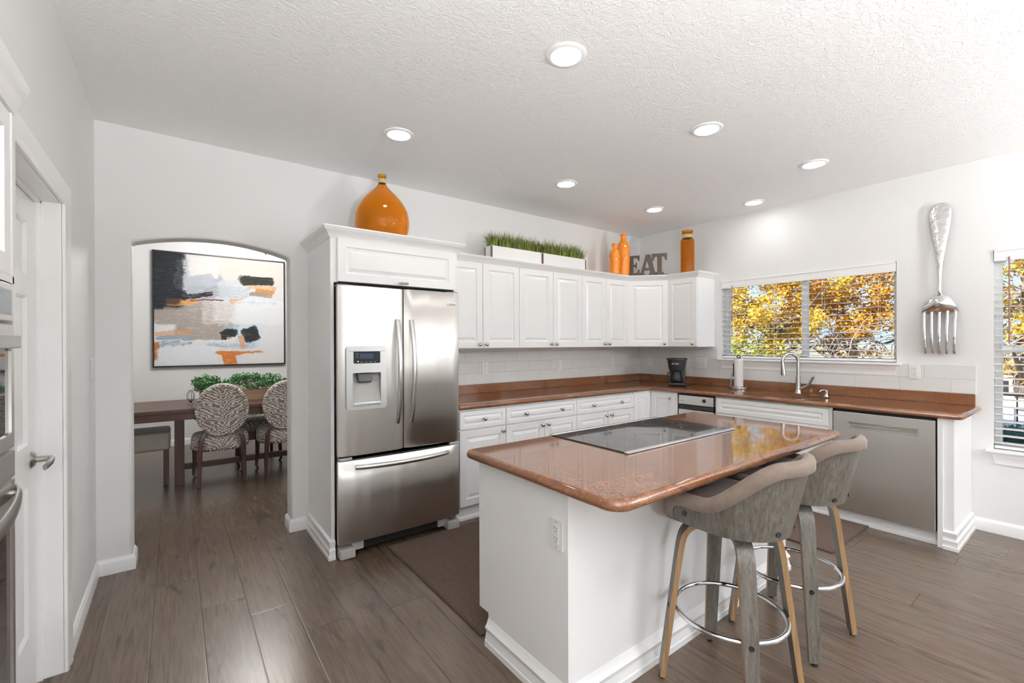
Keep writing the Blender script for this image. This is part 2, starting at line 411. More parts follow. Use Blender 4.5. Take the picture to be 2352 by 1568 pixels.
def cut(o, cutter_mb):
    """subtract a solid from a mesh object now (nothing of the cutter stays)"""
    c = cutter_mb.build('cutter', 'dark', smooth=0); c.parent = o.parent; c.location = o.location
    md = o.modifiers.new('b', 'BOOLEAN'); md.object = c; md.operation = 'DIFFERENCE'; md.solver = 'EXACT'
    bpy.context.view_layer.update(); dg = bpy.context.evaluated_depsgraph_get()
    me = bpy.data.meshes.new_from_object(o.evaluated_get(dg)); o.modifiers.clear(); o.data = me; bpy.data.objects.remove(c)
def rrect(x0, x1, z0, z1, r, n=5):
    pts = []
    for cx, cz, a0 in ((x1-r, z0+r, -90), (x1-r, z1-r, 0), (x0+r, z1-r, 90), (x0+r, z0+r, 180)):
        for k in range(n+1): a = R(a0+90*k/n); pts.append((cx+r*math.cos(a), cz+r*math.sin(a)))
    return pts
def offset_poly(poly, d):
    k = len(poly); out = []
    for i in range(k):
        a, b, c = Vector(poly[i-1]), Vector(poly[i]), Vector(poly[(i+1) % k])
        d0 = (b-a).normalized(); d1 = (c-b).normalized(); n0 = Vector((-d0.y, d0.x)); n1 = Vector((-d1.y, d1.x))
        nn = n0+n1; nn = nn/max(.2, nn.dot(n0)); out.append((b.x+nn.x*d, b.y+nn.y*d))
    return out
def slab(mb, outline, z0, z1, r, holes=(), n=6):
    """countertop with rounded edge (outline counter-clockwise)"""
    h = z1-z0; prof = []
    for k in range(n+1): a = PI*k/n-PI/2; prof.append((r*(1-math.cos(a)), (z0+z1)/2+math.sin(a)*h/2))
    prof = [(r+.004, z0)]+prof+[(r+.004, z1)]; n += 2
    L = len(outline); vs = []; fs = []
    for ins, z in prof:
        for x, y in offset_poly(outline, ins): vs.append((x, y, z))
    for i in range(n):
        for j in range(L): j2 = (j+1) % L; fs.append((i*L+j, i*L+j2, (i+1)*L+j2, (i+1)*L+j))
    hv = [p for hl in holes for p in hl]
    for zi, base in ((0, 0), (n, n*L)):
        top = offset_poly(outline, prof[zi][0]); b = len(vs); idx = list(range(base, base+L))+list(range(b, b+len(hv)))
        vs += [(p[0], p[1], prof[zi][1]) for p in hv]
        loops = [[Vector((x, y, 0)) for x, y in top]]+[[Vector((x, y, 0)) for x, y in hl] for hl in holes]
        for t in tessellate_polygon(loops): fs.append(tuple(idx[q] for q in t))
        if zi == 0: hb = b
        else:
            c = 0
            for hl in holes:
                for i in range(len(hl)): j = (i+1) % len(hl); fs.append((hb+c+i, hb+c+j, b+c+j, b+c+i))
                c += len(hl)
    return mb.add(vs, fs)
def leaf_cloud(mb, pts_fn, count, size, rnd, fold=.3, aspect=.6):
    for _ in range(count):
        c, nrm = pts_fn(rnd); s_ = size*rnd.uniform(.65, 1.35)
        d = Vector((rnd.gauss(0, 1), rnd.gauss(0, 1), rnd.gauss(0, 1))).normalized()
        n_ = (Vector((rnd.gauss(0, 1), rnd.gauss(0, 1), rnd.gauss(0, 1)))+Vector(nrm)*1.2).normalized()
        t = d.cross(n_).normalized(); d = n_.cross(t); c = Vector(c)
        a = c-d*s_*.5; b = c+d*s_*.5; l = c+t*s_*aspect*.5+n_*s_*fold*.3; r_ = c-t*s_*aspect*.5+n_*s_*fold*.3
        mb.add([a, l, b, r_], [(0, 1, 2), (0, 2, 3)])

# ================================================================== ROOM SHELL
CH = 2.732; XL = -5.15; YF = -7.0; DX = -7.6; DY = 4.05
struct(MB().box(DX, 0, YF, DY, -.05, 0).build('floor', 'floor'), 'grey brown wood plank floor')
struct(MB().box(XL, 0, YF, 0, CH, CH+.1).build('ceiling', 'ceil'), 'white textured kitchen ceiling')
struct(MB().box(DX, 0, .15, DY, 3.05, 3.15).build('ceiling', 'ceil'), 'dining room ceiling')
arch = []
x0, x1, zs, rise = -4.982, -4.086, 2.024, .072
cw = x1-x0; rad = (cw*cw/4+rise*rise)/(2*rise)
for k in range(25):
    u = k/24; x = x0+cw*u; arch.append((x, zs+rise-rad+math.sqrt(rad*rad-(x-(x0+x1)/2)**2)))
o = MB().plate([(DX, 0), (x0, 0)]+arch+[(x1, 0), (.15, 0), (.15, 3.15), (DX, 3.15)], [], 0, .15).build('wall_back', 'wall', smooth=30)
bv = o.modifiers.new('b', 'BEVEL'); bv.width = .016; bv.segments = 3; bv.limit_method = 'ANGLE'; bv.angle_limit = R(50)
struct(o, 'white back wall with the arched opening to the dining room')
W1 = (-2.571, -1.085, 1.213, 2.055); W2 = (-4.02, -3.12, .605, 2.055); W3 = (-6.3, -4.7, .605, 2.055); W4 = (1.2, 3.0, .6, 2.2)
def rc(w_): return [(w_[0], w_[2]), (w_[1], w_[2]), (w_[1], w_[3]), (w_[0], w_[3])]
struct(MB().plate([(YF, 0), (0, 0), (0, 3.15), (YF, 3.15)], [rc(W1), rc(W2), rc(W3)], 0, .15, 'x').build('wall_right', 'wall'), 'white right wall with the windows')
struct(MB().plate([(.15, 0), (DY, 0), (DY, 3.15), (.15, 3.15)], [rc(W4)], 0, .15, 'x').build('wall_dining_right', 'wall_dining'))
DJ, DL = -.980, -1.730      # pantry door jambs
NI = (-2.68, -1.838)        # oven niche
struct(MB().plate([(YF, 0), (NI[0], 0), (NI[0], 2.031), (NI[1], 2.031), (NI[1], 0), (DL-.018, 0), (DL-.018, 2.003), (DJ+.018, 2.003), (DJ+.018, 0), (0, 0), (0, 3.15), (YF, 3.15)], [], XL-.12, XL, 'x').build('wall_left', 'wall'), 'white left wall with the pantry door')
struct(MB().plate([(XL-.12, 0), (-3.9, 0), (-3.9, 2.1), (-1.2, 2.1), (-1.2, 0), (.15, 0), (.15, 3.15), (XL-.12, 3.15)], [], YF-.15, YF).build('wall_front', 'wall'))
struct(MB().box(DX, .15, DY, DY+.12, 0, 3.15).build('wall_dining_back', 'wall_dining'), 'white dining room wall behind the painting')
struct(MB().box(DX-.12, DX, 0, DY, 0, 3.15).build('wall_dining_left', 'wall_dining'))

# baseboards
BB = [(0, 0), (.014, 0), (.014, .068), (.011, .078), (.006, .084), (.004, .092), (0, .092)]
def bb(name, path, prof=BB): return struct(MB().sweep(path, prof).build(name, 'trim'), 'white baseboard')
bb('baseboard_left', [(XL, DJ+.094), (XL, 0), (x0, 0), (x0, .15), (DX, .15)])
bb('baseboard_right', [(0, -3.02), (0, YF)])
bb('baseboard_back', [(-.02, .15), (x1, .15), (x1, 0), (-3.975, 0)])
bb('baseboard_dining', [(DX, DY), (0, DY)])
bb('baseboard_front', [(XL, YF), (XL, NI[0])])

# windows --------------------------------------------------------------
def window(name, wn, mull=None, rail=None, sill=True, label=''):
    y0, y1, z0, z1 = wn
    t = thing(name, label, 'window', (0, (y0+y1)/2, z0)); t['kind'] = 'structure'; del t['category']
    cy = (y0+y1)/2; b = y0-cy, y1-cy; H_ = z1-z0; f = .035
    MB().plate([(b[0], 0), (b[1], 0), (b[1], H_), (b[0], H_)], [[(b[0]+f, f), (b[1]-f, f), (b[1]-f, H_-f), (b[0]+f, H_-f)]], .085, .135, 'x').build('window_frame', 'trim', t)
    m2 = MB()
    if mull is not None: m2.box(.08, .13, mull-cy-.024, mull-cy+.024, f, H_-f)
    if rail is not None:
        m2.box(.075, .13, b[0]+f, b[1]-f, rail-z0-.022, rail-z0+.022); m2.box(.06, .09, b[1]-f-.05, b[1]-f, rail-z0-.03, rail-z0+.03, .004)
    if m2.v: m2.build('mullion' if mull is not None else 'meeting_rail', 'trim', t)
    MB().box(.108, .112, b[0]+f, b[1]-f, f, H_-f).build('pane', 'pane', t)
    if sill:
        MB().box(-.05, .085, b[0]-.035, b[1]+.035, -.015, .006, .005).build('window_sill', 'trim', t)
        a = MB(); P = [(0, -.10), (.012, -.10), (.014, -.092), (.012, -.082), (.018, -.05), (.028, -.028), (.026, -.015), (0, -.015)]
        # apron with returned, slanting ends
        L, Rr = b[0]-.012, b[1]+.012
        for k in range(len(P)): pass
        vs = []
        for e, sgn in ((L, 1), (Rr, -1)):
            for o_, z in P: vs.append((-o_, e+sgn*(-z-.015)*.28, z))
        n_ = len(P); a.add(vs, [(j, (j+1) % n_, n_+(j+1) % n_, n_+j) for j in range(n_)]+[tuple(range(n_))[::-1], tuple(range(n_, 2*n_))])
        a.build('window_apron', 'trim', t)
    return t
window('window_1', W1, mull=-1.862, label='wide sliding window above the sink')
window('window_2', W2, rail=1.335, label='tall double hung window at the right edge')
window('window_3', W3, rail=1.335, label='tall window further along the right wall')
window('window_4', W4, rail=1.4, sill=False, label='unseen dining room window, added to let daylight in')  # out of view, added to bring daylight into the dining room
t = thing('window_5', 'sliding patio door behind the camera', 'x', (-2.55, YF, 0)); t['kind'] = 'structure'; del t['category']
m_ = MB().plate([(-1.35, 0), (1.35, 0), (1.35, 2.1), (-1.35, 2.1)], [rrect(-1.28, -.04, .09, 2.03, .01, 1), rrect(.04, 1.28, .09, 2.03, .01, 1)], -.10, -.05); m_.build('window_frame', 'trim', t)
MB().box(-1.28, 1.28, -.077, -.073, .09, 2.03).build('pane', 'pane', t)

# blinds ---------------------------------------------------------------
def blind(label, wn, wand, cords, group):
    y0, y1, z0, z1 = wn; L = y1-y0-.008; H_ = z1-z0
    t = thing('window_blind', label, 'blind', (.035, (y0+y1)/2, z0), 0, group)
    v = MB(); v.box(-.045, -.030, -L/2, L/2, H_-.084, H_-.004, .003); v.box(-.052, -.030, -L/2, L/2, H_-.016, H_-.002, .004); v.box(-.030, .02, -L/2, L/2, H_-.045, H_-.004)
    v.build('valance', 'trim', t)
    s_ = MB(); z = .050; nn = int((H_-.084-.05)/.0525)
    for k in range(nn+1):
        zz = .052+k*(H_-.10-.052)/nn; a = R(5)
        c, sn = math.cos(a)*.029, math.sin(a)*.029
        s_.add([(-c, -L/2, zz-sn-.0014), (c, -L/2, zz+sn-.0014), (c, -L/2, zz+sn+.0014), (-c, -L/2, zz-sn+.0014), (-c, L/2, zz-sn-.0014), (c, L/2, zz+sn-.0014), (c, L/2, zz+sn+.0014), (-c, L/2, zz-sn+.0014)],
               [(0, 1, 2, 3), (7, 6, 5, 4), (0, 4, 5, 1), (1, 5, 6, 2), (2, 6, 7, 3), (3, 7, 4, 0)])
    s_.build('slats', 'trim', t)
    MB().box(-.026, .026, -L/2, L/2, .012, .032, .003).build('bottom_rail', 'trim', t)
    for f in cords:
        for dx in (-.030, .030): MB().cyl((dx, -L/2+L*f, .03), (dx, -L/2+L*f, H_-.05), .0012, 6).build('ladder_cord', 'trim', t)
    MB().cyl((-.05, wand[0], H_-.06), (-.05, wand[0], H_-.06-wand[1]), .0045, 8).build('tilt_wand', mkw, t)
    return t
mkw = plain('brown_wand', (.30, .16, .11), .3)
blind('white slatted blind in the wide window above the sink', W1, (.62, .55), (.08, .36, .64, .92), None)
blind('white slatted blind in the tall window at the right edge', W2, (.37, .62), (.18, .82), None)

# pantry door, casing ---------------------------------------------------
CS = [(0, 0), (.012, 0), (.016, .012), (.013, .022), (.018, .045), (.018, .062), (.010, .068), (0, .068)]   # (out, across)
def casing(mb, pts):
    pass
c = MB()
n_ = len(CS); CS = [(o_, a_*1.36) for o_, a_ in CS]; path = [(DJ, 0), (DJ, 1.985), (DL, 1.985), (DL, 0)]
vs = []
for i, (y, z) in enumerate(path):
    sy = 1 if i < 2 else -1; sz = 0 if i in (0, 3) else 1
    for o_, ac in CS: vs.append((XL+o_, y+sy*ac, z+sz*ac))
fs = [(i*n_+j, i*n_+(j+1) % n_, (i+1)*n_+(j+1) % n_, (i+1)*n_+j) for i in range(3) for j in range(n_)]
c.add(vs, fs+[tuple(range(n_)), tuple(range(3*n_, 4*n_))[::-1]])
c.box(XL-.12, XL+.001, DJ-.0, DJ+.018, 0, 1.985); c.box(XL-.12, XL+.001, DL-.018, DL, 0, 1.985); c.box(XL-.12, XL+.001, DL-.018, DJ+.018, 1.985, 2.003)
XD = -5.246
c.box(XL-.12, XD+.035, DJ-.0105, DJ, 0, 1.985); c.box(XL-.12, XD+.035, DL, DL+.0105, 0, 1.985); c.box(XL-.12, XD+.035, DL, DJ, 1.9745, 1.985)
struct(c.build('trim_1', 'trim'), 'white door casing round the pantry door')
t = thing('door_1', 'white panelled pantry door at the left edge', 'x', (XD, (DJ+DL)/2, 0), R(90)); t['kind'] = 'structure'; del t['category']
dw = DJ-DL-.024-.006; d = MB(); holes = []
for (zz0, zz1) in ((.25, .84), (1.00, 1.58), (1.66, 1.87)):
    for sx in (-1, 1):
        xa, xb = (sx*.055, sx*(dw/2-.115)); xa, xb = min(xa, xb), max(xa, xb); holes.append([(xa, zz0), (xb, zz0), (xb, zz1), (xa, zz1)])
d.plate([(-dw/2, .008), (dw/2, .008), (dw/2, 1.972), (-dw/2, 1.972)], holes, -.0175, .0175)
for hl in holes:
    xa, zz0 = hl[0]; xb, zz1 = hl[2]; 
    L = [(0, .0175), (.012, .007), (.035, .007), (.055, .013)]
    vs = []
    for i_, dd in L: vs += [(xa+i_, -dd, zz0+i_), (xb-i_, -dd, zz0+i_), (xb-i_, -dd, zz1-i_), (xa+i_, -dd, zz1-i_)]
    d.add(vs, [(a, a+1 if a % 4 < 3 else a-3, (a+5 if a % 4 < 3 else a+1), a+4) for a in range(12)]+[(12, 13, 14, 15)])
d.build('door_panel', 'trim', t)
h = MB(); hx = dw/2-.065; Mx = Matrix.Translation((hx, -.0175, .930)) @ Matrix.Rotation(R(90), 4, 'X')
h.lathe([(.034, 0), (.034, .004), (.026, .012), (.013, .016), (.0115, .05), (.0115, .058), (0, .06)], 20, Mx)
h.tube([(hx, -.072, .930), (hx-.02, -.078, .930), (hx-.06, -.082, .927), (hx-.10, -.078, .921), (hx-.115, -.074, .917)], [.009, .011, .010, .009, .007], 10, ry=.013)
h.build('door_handle', 'nickel', t)

# light switch on the left wall
def wallplate(name, label, cat, loc, rz, kind='outlet', wd=.07, ht=.115, group=None, sc=1):
    t = thing(name, label, cat, loc, rz, group)
    MB().box(-wd/2, wd/2, -.006, 0, -ht/2, ht/2, .0028).build('cover_plate', 'plastic', t)
    m1 = MB(); s_ = MB()
    def outlet(cx):
        m1.box(cx-.0165, cx+.0165, -.0085, -.004, -.0335, .0335, .0015)
        for zz in (-.019, .019):
            s_.box(cx-.0075, cx-.0055, -.0089, -.008, zz+.001, zz+.011); s_.box(cx+.0055, cx+.0075, -.0089, -.008, zz+.001, zz+.009)
            s_.lathe([(.0026, 0), (0, .0005)], 8, Matrix.Translation((cx, -.0085, zz-.007)) @ Matrix.Rotation(R(90), 4, 'X'))
        s_.cyl((cx, -.0055, .0475), (cx, -.0066, .0475), .0022, 8); s_.cyl((cx, -.0055, -.0475), (cx, -.0066, -.0475), .0022, 8)
    def rocker(cx):
        m1.add([(cx-.0165, -.005, -.0335), (cx+.0165, -.005, -.0335), (cx+.0165, -.012, .0335), (cx-.0165, -.012, .0335), (cx-.0165, -.003, -.0335), (cx+.0165, -.003, -.0335), (cx+.0165, -.003, .0335), (cx-.0165, -.003, .0335)],
               [(0, 1, 2, 3), (0, 4, 5, 1), (1, 5, 6, 2), (2, 6, 7, 3), (3, 7, 4, 0)])
    if kind == 'outlet': outlet(0)
    elif kind == 'switch': rocker(0)
    elif kind == 'double': rocker(-.023); outlet(.023)
    m1.build('receptacle' if kind != 'switch' else 'rocker', 'plastic', t)
    if s_.v: s_.build('slots', 'slot', t)
    return t
wallplate('light_switch', 'white rocker light switch on the left wall beside the arch', 'light switch', (XL, -.165, 1.25), R(90), 'switch')
g = 'outlets on the tiled backsplash'
wallplate('wall_outlet', 'white outlet on shiny tiles nearest the refrigerator', 'outlet', (-2.377, -.011, 1.152), 0, group=g)
wallplate('wall_outlet', 'white outlet below the middle pair of upper cabinets', 'outlet', (-1.41, -.011, 1.150), 0, group=g)
wallplate('wall_outlet', 'white outlet left of the tiled corner, below narrow upper doors', 'outlet', (-.532, -.011, 1.157), 0, group=g)
wallplate('light_switch', 'white switch plate right of the tiled corner, left of the coffee maker', 'light switch', (-.011, -.168, 1.156), R(-90), 'switch')
wallplate('wall_outlet', 'white outlet partly hidden behind the black coffee maker', 'outlet', (-.011, -.665, 1.153), R(-90), group=g)
wallplate('light_switch', 'double white switch plate between coffee maker and window', 'light switch', (-.011, -.86, 1.153), R(-90), 'double', .118, .122)
wallplate('wall_outlet', 'white outlet right of the sink window, below the big fork', 'outlet', (-.011, -2.688, 1.152), R(-90), group=g)

# ================================================================== CABINETS
def knob(parent, x, y, z, mat='nickel'):
    MB().lathe([(.0085, 0), (.0085, .002), (.005, .004), (.0045, .014), (.009, .018), (.0150, .021), (.0158, .025), (.013, .030), (.007, .033), (0, .0335)], 18,
               Matrix.Rotation(R(90), 4, 'X')).build('knob', mat, parent, (x, y, z))
def cabinet(name, label, loc, rz, wd, dep, z0, z1, fronts, group=None, cat='cabinet', ztop=None):
    """fronts: (kind, x, z, w, h, style, [(kx,kz)...]) in local coordinates"""
    t = thing(name, label, cat, loc, rz, group)
    b = MB().box(0, wd, -dep, -.001, z0, ztop or z1)
    if ztop: b.box(0, wd, -dep, -dep+.012, ztop, z1)
    b.build('body', 'cab', t)
    for kind, x, z, ww, hh, fr, st, kn in fronts:
        f = MB().panel(ww-.004, hh-.004, .02, fr, style=st, x=.002, z=.002).build(kind, 'cab', t, (x, -dep-.001, z))
        for kx, kz in kn: knob(f, kx, -.02, kz)
    return t
U0, U1 = 1.345, 2.095
def upper(label, x, dw_, skip=False):
    h_ = U1-U0
    return cabinet('upper_cabinet', label, (x, 0, 0), 0, dw_[0]+dw_[1], .324, U0, U1, [
        ('door', 0, U0, dw_[0], h_, .058, 'raised', [(dw_[0]-.040, .035)]), ('door', dw_[0], U0, dw_[1], h_, .058, 'raised', [(.030, .035)])], 'white upper cabinets with paired doors')
upper('white double door upper cabinet next to the refrigerator', -3.025, (.411, .404))
upper('white double door upper cabinet in the middle of the back wall', -2.21, (.422, .399))
upper('white double door upper cabinet nearest the corner', -1.389, (.375, .370))
# diagonal corner unit
t = thing('corner_upper_cabinet', 'white diagonal upper cabinet across the corner below EAT letters', 'cabinet', (-.64, -.324, 0), R(-45))
ic = Matrix.Rotation(R(45), 4, 'Z') @ Matrix.Translation((.64, .324, 0))
mbx = MB(); pl = [(-.644, 0), (-.644, -.324), (-.324, -.644), (0, -.644), (0, 0)]
pl = [(ic @ Vector((x, y, 0)))[:2] for x, y in pl]
mbx.plate([(x*.998, y) for x, y in pl], [], U0, U1, 'z'); mbx.build('body', 'cab', t)
dl = .316*math.sqrt(2)
f = MB().panel(dl-.006, U1-U0-.004, .02, .058, x=.003, z=.002).build('door', 'cab', t, (0.0, -.002, U0)); knob(f, dl-.045, -.02, .035)
cabinet('upper_cabinet', 'white single door upper cabinet left of the sink window', (0, -.648, 0), R(-90), .358, .324, U0, U1, [
    ('door', 0, U0, .355, U1-U0, .058, 'raised', [(.31, .035)])])
CR = [(0, .0), (.004, .0), (.008, .008), (.012, .012), (.016, .022), (.026, .034), (.032, .038), (.036, .046), (.040, .052), (.040, .058), (-.01, .058), (-.01, 0)]
o = MB().sweep([(-3.03, -.343), (-.648, -.343), (-.343, -.648), (-.343, -1.008), (-.001, -1.008)], [(a, U1-.006+b) for a, b in CR])
o.plate([(-3.03, -.002), (-3.03, -.35), (-.65, -.35), (-.35, -.65), (-.35, -1.0), (-.002, -1.0), (-.002, -.002)][::-1], [], U1+.002, U1+.05, 'z')
tag(o.build('crown_moulding', 'cab'), 'white crown moulding along the top of the upper cabinets', 'moulding')

# refrigerator surround
FX0, FX1 = -3.965, -3.032
t = thing('refrigerator_cabinet', 'white cabinet boxing in the refrigerator, amber demijohn on top', 'cabinet', (FX0, 0, 0))
W_ = FX1-FX0
MB().box(0, .021, -.600, -.001, 0, 2.095).box(0, .021, -.620, -.600, 0, 1.79).build('side_panel', 'cab', t)
MB().box(.021, W_, -.60, -.001, 1.80, 2.095).build('body', 'cab', t)
MB().box(W_-.02, W_, -.60, -.001, 0, 1.80).build('side_panel', 'cab', t)
fr = MB(); fr.box(0, .045, -.620, -.600, 1.79, 2.095); fr.box(W_-.03, W_, -.620, -.600, 1.79, 2.095); fr.box(0, W_, -.620, -.60, 2.082, 2.095); fr.build('face_frame', 'cab', t)
f = MB().panel(W_-.065, .285, .02, .055, x=0, z=0).build('door', 'cab', t, (.040, -.621, 1.795))
pz = MB(); 
for dx in (-.02, .02): pz.cyl((dx, 0, 0), (dx, -.02, 0), .004, 8)
pz.tube([(-.034, -.020, 0), (-.012, -.024, 0), (.012, -.024, 0), (.034, -.020, 0)], [.006, .009, .009, .006], 10)
for dx in (-.034, -.014, .006, .026): pz.lathe([(.0085, 0), (.0105, .003), (.0085, .006)], 10, Matrix.Translation((dx, -.022, 0)) @ Matrix.Rotation(R(90), 4, 'Y'))
pz.build('cabinet_pull', 'silver', f, ((W_-.065)/2+.01, -.02, .017))
cr2 = [(a*1.35, b*1.25) for a, b in CR]
m1 = MB().sweep([(0, -.001), (0, -.622), (W_, -.622), (W_, -.36)][::1], [(a, 2.075+b) for a, b in cr2])
m1.box(.0, W_, -.61, -.002, 2.10, 2.145); m1.build('crown', 'cab', t)
SK = [(0, 0), (.024, 0), (.024, .022), (.020, .026), (.017, .050), (.020, .060), (.012, .072), (.010, .085), (.016, .098), (.015, .115), (.008, .122), (0, .124)]
MB().sweep([(0, -.016), (0, -.620), (.021, -.620)], SK).build('base_moulding', 'cab', t)

# base cabinets, back wall
def base(label, x, wd, fronts, name='base_cabinet'):
    return cabinet(name, label, (x, 0, 0), 0, wd, .609, .112, .872, fronts)
DZ, DH, DZ0, DH0 = .715, .145, .118, .592
base('white base cabinet with one drawer beside the refrigerator', -3.025, .453, [
    ('drawer', .008, DZ, .441, DH, .032, 'small', [(.225, .075)]), ('door', .008, DZ0, .441, DH0, .055, 'raised', [(.405, .555)])])
base('white base cabinet with wide drawer, middle of the back run', -2.572, .818, [
    ('drawer', 0, DZ, .818, DH, .032, 'small', [(.205, .075), (.62, .075)]), ('door', 0, DZ0, .42, DH0, .055, 'raised', [(.388, .555)]), ('door', .42, DZ0, .398, DH0, .055, 'raised', [(.034, .555)])])
base('white base cabinet with wide drawer nearest the corner', -1.754, .837, [
    ('drawer', 0, DZ, .835, DH, .032, 'small', [(.22, .075), (.63, .075)]), ('door', 0, DZ0, .438, DH0, .055, 'raised', [(.40, .555)]), ('door', .438, DZ0, .397, DH0, .055, 'raised', [(.038, .555)])])
t = thing('corner_base_cabinet', 'white corner base cabinet with two folded door leaves', 'cabinet', (-.63, -.63, 0))
MB().plate([(-.286, .01), (-.286, .022), (.022, .022), (.022, -.318), (.01, -.318), (.01, .01)][::-1], [], .112, .872, 'z').build('body', 'cab', t)
MB().panel(.272, .742, .02, .055, x=-.285, z=.118).build('door', 'cab', t, (0, .0205, 0))
f = MB().panel(.280, .742, .02, .055, x=.004, z=.118).build('door', 'cab', t, (.0205, 0, 0), (0, 0, R(-90))); knob(f, .245, -.02, .118+.742-.045)
for cc in [(0, 0)]: pass
# toe boards
o = MB(); o.sweep([(-3.02, -.575), (-.575, -.575), (-.575, -.957)], [(0, 0), (.022, 0), (.022, .02), (.010, .032), (.006, .034), (.006, .10), (0, .112), (-.02, .112), (-.02, 0)])
o.sweep([(-.575, -1.349), (-.575, -2.93)], [(0, 0), (.022, 0), (.022, .02), (.010, .032), (.006, .034), (.006, .085), (0, .087), (-.02, .087), (-.02, 0)])
tag(o.build('toe_kick_board', 'cab'), 'white moulded toe kick board under the base cabinets', 'toe kick')
# base cabinets, right wall
cabinet('base_cabinet', 'white sink base cabinet with long false drawer front', (0, -1.351, 0), R(-90), .963, .609, .112, .872, [
    ('drawer', .018, .722, .922, .140, .036, 'small', []), ('door', .018, DZ0, .461, DH0, .055, 'raised', [(.42, .555)]), ('door', .479, DZ0, .461, DH0, .055, 'raised', [(.04, .555)])], ztop=.69)
# end pilaster
t = thing('end_panel', 'white end panel closing the counter run beside the dishwasher', 'cabinet', (0, -2.928, 0), R(-90))
e = MB(); e.box(0, .028, -.632, -.02, 0, .872, .002); e.build('stile', 'cab', t)
MB().box(.028, .080, -.618, -.002, 0, .872, .001).build('side_panel', 'cab', t)
MB().sweep([(.026, -.618), (.080, -.618), (.080, -.016)], SK).build('base_moulding', 'cab', t)

# ------------------------------------------------------------------ counter, upstand, tiles
def sinkhole(n=48, dx=0):
    pts = []
    for k in range(n):
        a = 2*PI*k/n; c, s_ = math.cos(a), math.sin(a)
        u = .325*(abs(c)**.45)*(1 if c > 0 else -1); v = .195*(abs(s_)**.45)*(1 if s_ > 0 else -1)
        if v > 0: v += .020*math.cos(u/.325*PI*1.0)*(v/.195)
        pts.append((u, v))
    return pts       # u along -y world, v towards the wall
hole = [(-.405+v, -1.885-u) for u, v in sinkhole()]
t = thing('kitchen_countertop', 'red brown granite countertop wrapping the corner below the windows', 'countertop', (0, 0, 0))
out = [(-3.028, -.002), (-3.028, -.652), (-.652, -.652), (-.652, -3.035), (-.640, -3.052), (-.622, -3.060), (-.002, -3.060), (-.002, -.002)]
mb_ = MB(); slab(mb_, out, .874, .914, .016, [hole]); mb_.build('countertop', 'granite', t, smooth=50)
m1 = MB(); m1.box(-3.028, -.022, -.022, -.002, .9145, .999, .002); m1.box(-.022, -.002, -3.03, -.002, .9145, .999, .002); m1.build('granite_upstand', 'granite', t)
for (nm, lb, loc, rz, poly) in (('tile_backsplash', 'white glazed tile backsplash on the back wall', (0, 0, 0), 0, [(-3.028, 1.0), (-.0025, 1.0), (-.0025, 1.352), (-3.028, 1.352)]),
        ('tile_backsplash', 'white tile backsplash below the sink window', (0, 0, 0), R(-90), [(.011, 1.0), (3.031, 1.0), (3.031, 1.208), (2.61, 1.208), (2.61, 1.197), (1.045, 1.197), (1.045, 1.352), (.011, 1.352)])):
    o = MB().plate(poly, [], -.0095, -.0005).build(nm, 'tile', None, loc, (0, 0, rz)); tag(o, lb, 'backsplash')

# sink
t = thing('kitchen_sink', 'stainless double bowl sink set under the granite', 'sink', (-.405, -1.885, .70), R(-90))
s_ = MB()
for (u0, u1) in ((-.335, .03), (.05, .335)):
    L = [(0, .174), (.004, .168), (.012, .03), (.035, .006), (.12, 0)]
    vs = []; P0 = rrect(u0, u1, -.215, .235 if u0 < 0 else .225, .06, 6)
    n_ = len(P0)
    for ins, z in L:
        for x, y in offset_poly(P0, ins): vs.append((x, y, z))
    s_.add(vs, [(i*n_+j, i*n_+(j+1) % n_, (i+1)*n_+(j+1) % n_, (i+1)*n_+j) for i in range(len(L)-1) for j in range(n_)]+[tuple((len(L)-1)*n_+j for j in range(n_))])
s_.box(.028, .052, -.20, .215, .10, .160, .006)
s_.build('bowls', 'steel_flat', t, fix=False)
for dx in (-.16, .19): MB().lathe([(.042, 0), (.042, .004), (.034, .005), (.03, .0015), (0, .0015)], 20, Matrix.Translation((dx, 0, .001))).build('drain', 'chrome', t)

# faucet
t = thing('kitchen_faucet', 'brushed nickel gooseneck faucet behind the sink', 'faucet', (-.145, -1.892, .914))
b = MB(); b.lathe([(.030, 0), (.031, .004), (.027, .010), (.0235, .04), (.0215, .09), (.0205, .16)], 24)
b.build('faucet_body', 'nickel', t)
pts = []; cx = -.085
dirx, diry = -.78, .62          # spout leans over the sink, slightly towards the corner
for k in range(19):
    a = PI*k/18*1.06; r_ = .072; q = r_*(1-math.cos(a)); pts.append((dirx*q, diry*q, .300+r_*math.sin(a)))
pts = [(0, 0, .16), (0, 0, .22), (0, 0, .27)]+pts
MB().tube(pts, [.0150]*3+[.0135]*19, 14).build('spout', 'nickel', t)
p = Vector(pts[-1]); q = Vector(pts[-1])-Vector(pts[-2]); q.normalize()
MB().tube([p-q*.005, p+q*.02, p+q*.075, p+q*.115], [.0145, .0165, .021, .0225], 16).build('spray_head', 'nickel', t)
MB().tube([(0, -.012, .045), (-.004, -.035, .052), (-.010, -.070, .070), (-.016, -.092, .088), (-.022, -.112, .122), (-.030, -.135, .165)], [.017, .0165, .0125, .0125, .0105, .0095], 14).build('faucet_handle', 'nickel', t)
t = thing('soap_dispenser', 'small brushed nickel soap dispenser right of the faucet', 'soap dispenser', (-.245, -2.150, .914))
MB().lathe([(.021, 0), (.022, .003), (.018, .010), (.0135, .028), (.0150, .045), (.014, .058), (0, .060)], 18).build('body', 'nickel', t)
MB().tube([(0, 0, .056), (-.02, .012, .062), (-.045, .027, .058), (-.052, .031, .046)], [.007, .006, .005, .0045], 8).build('nozzle', 'nickel', t)

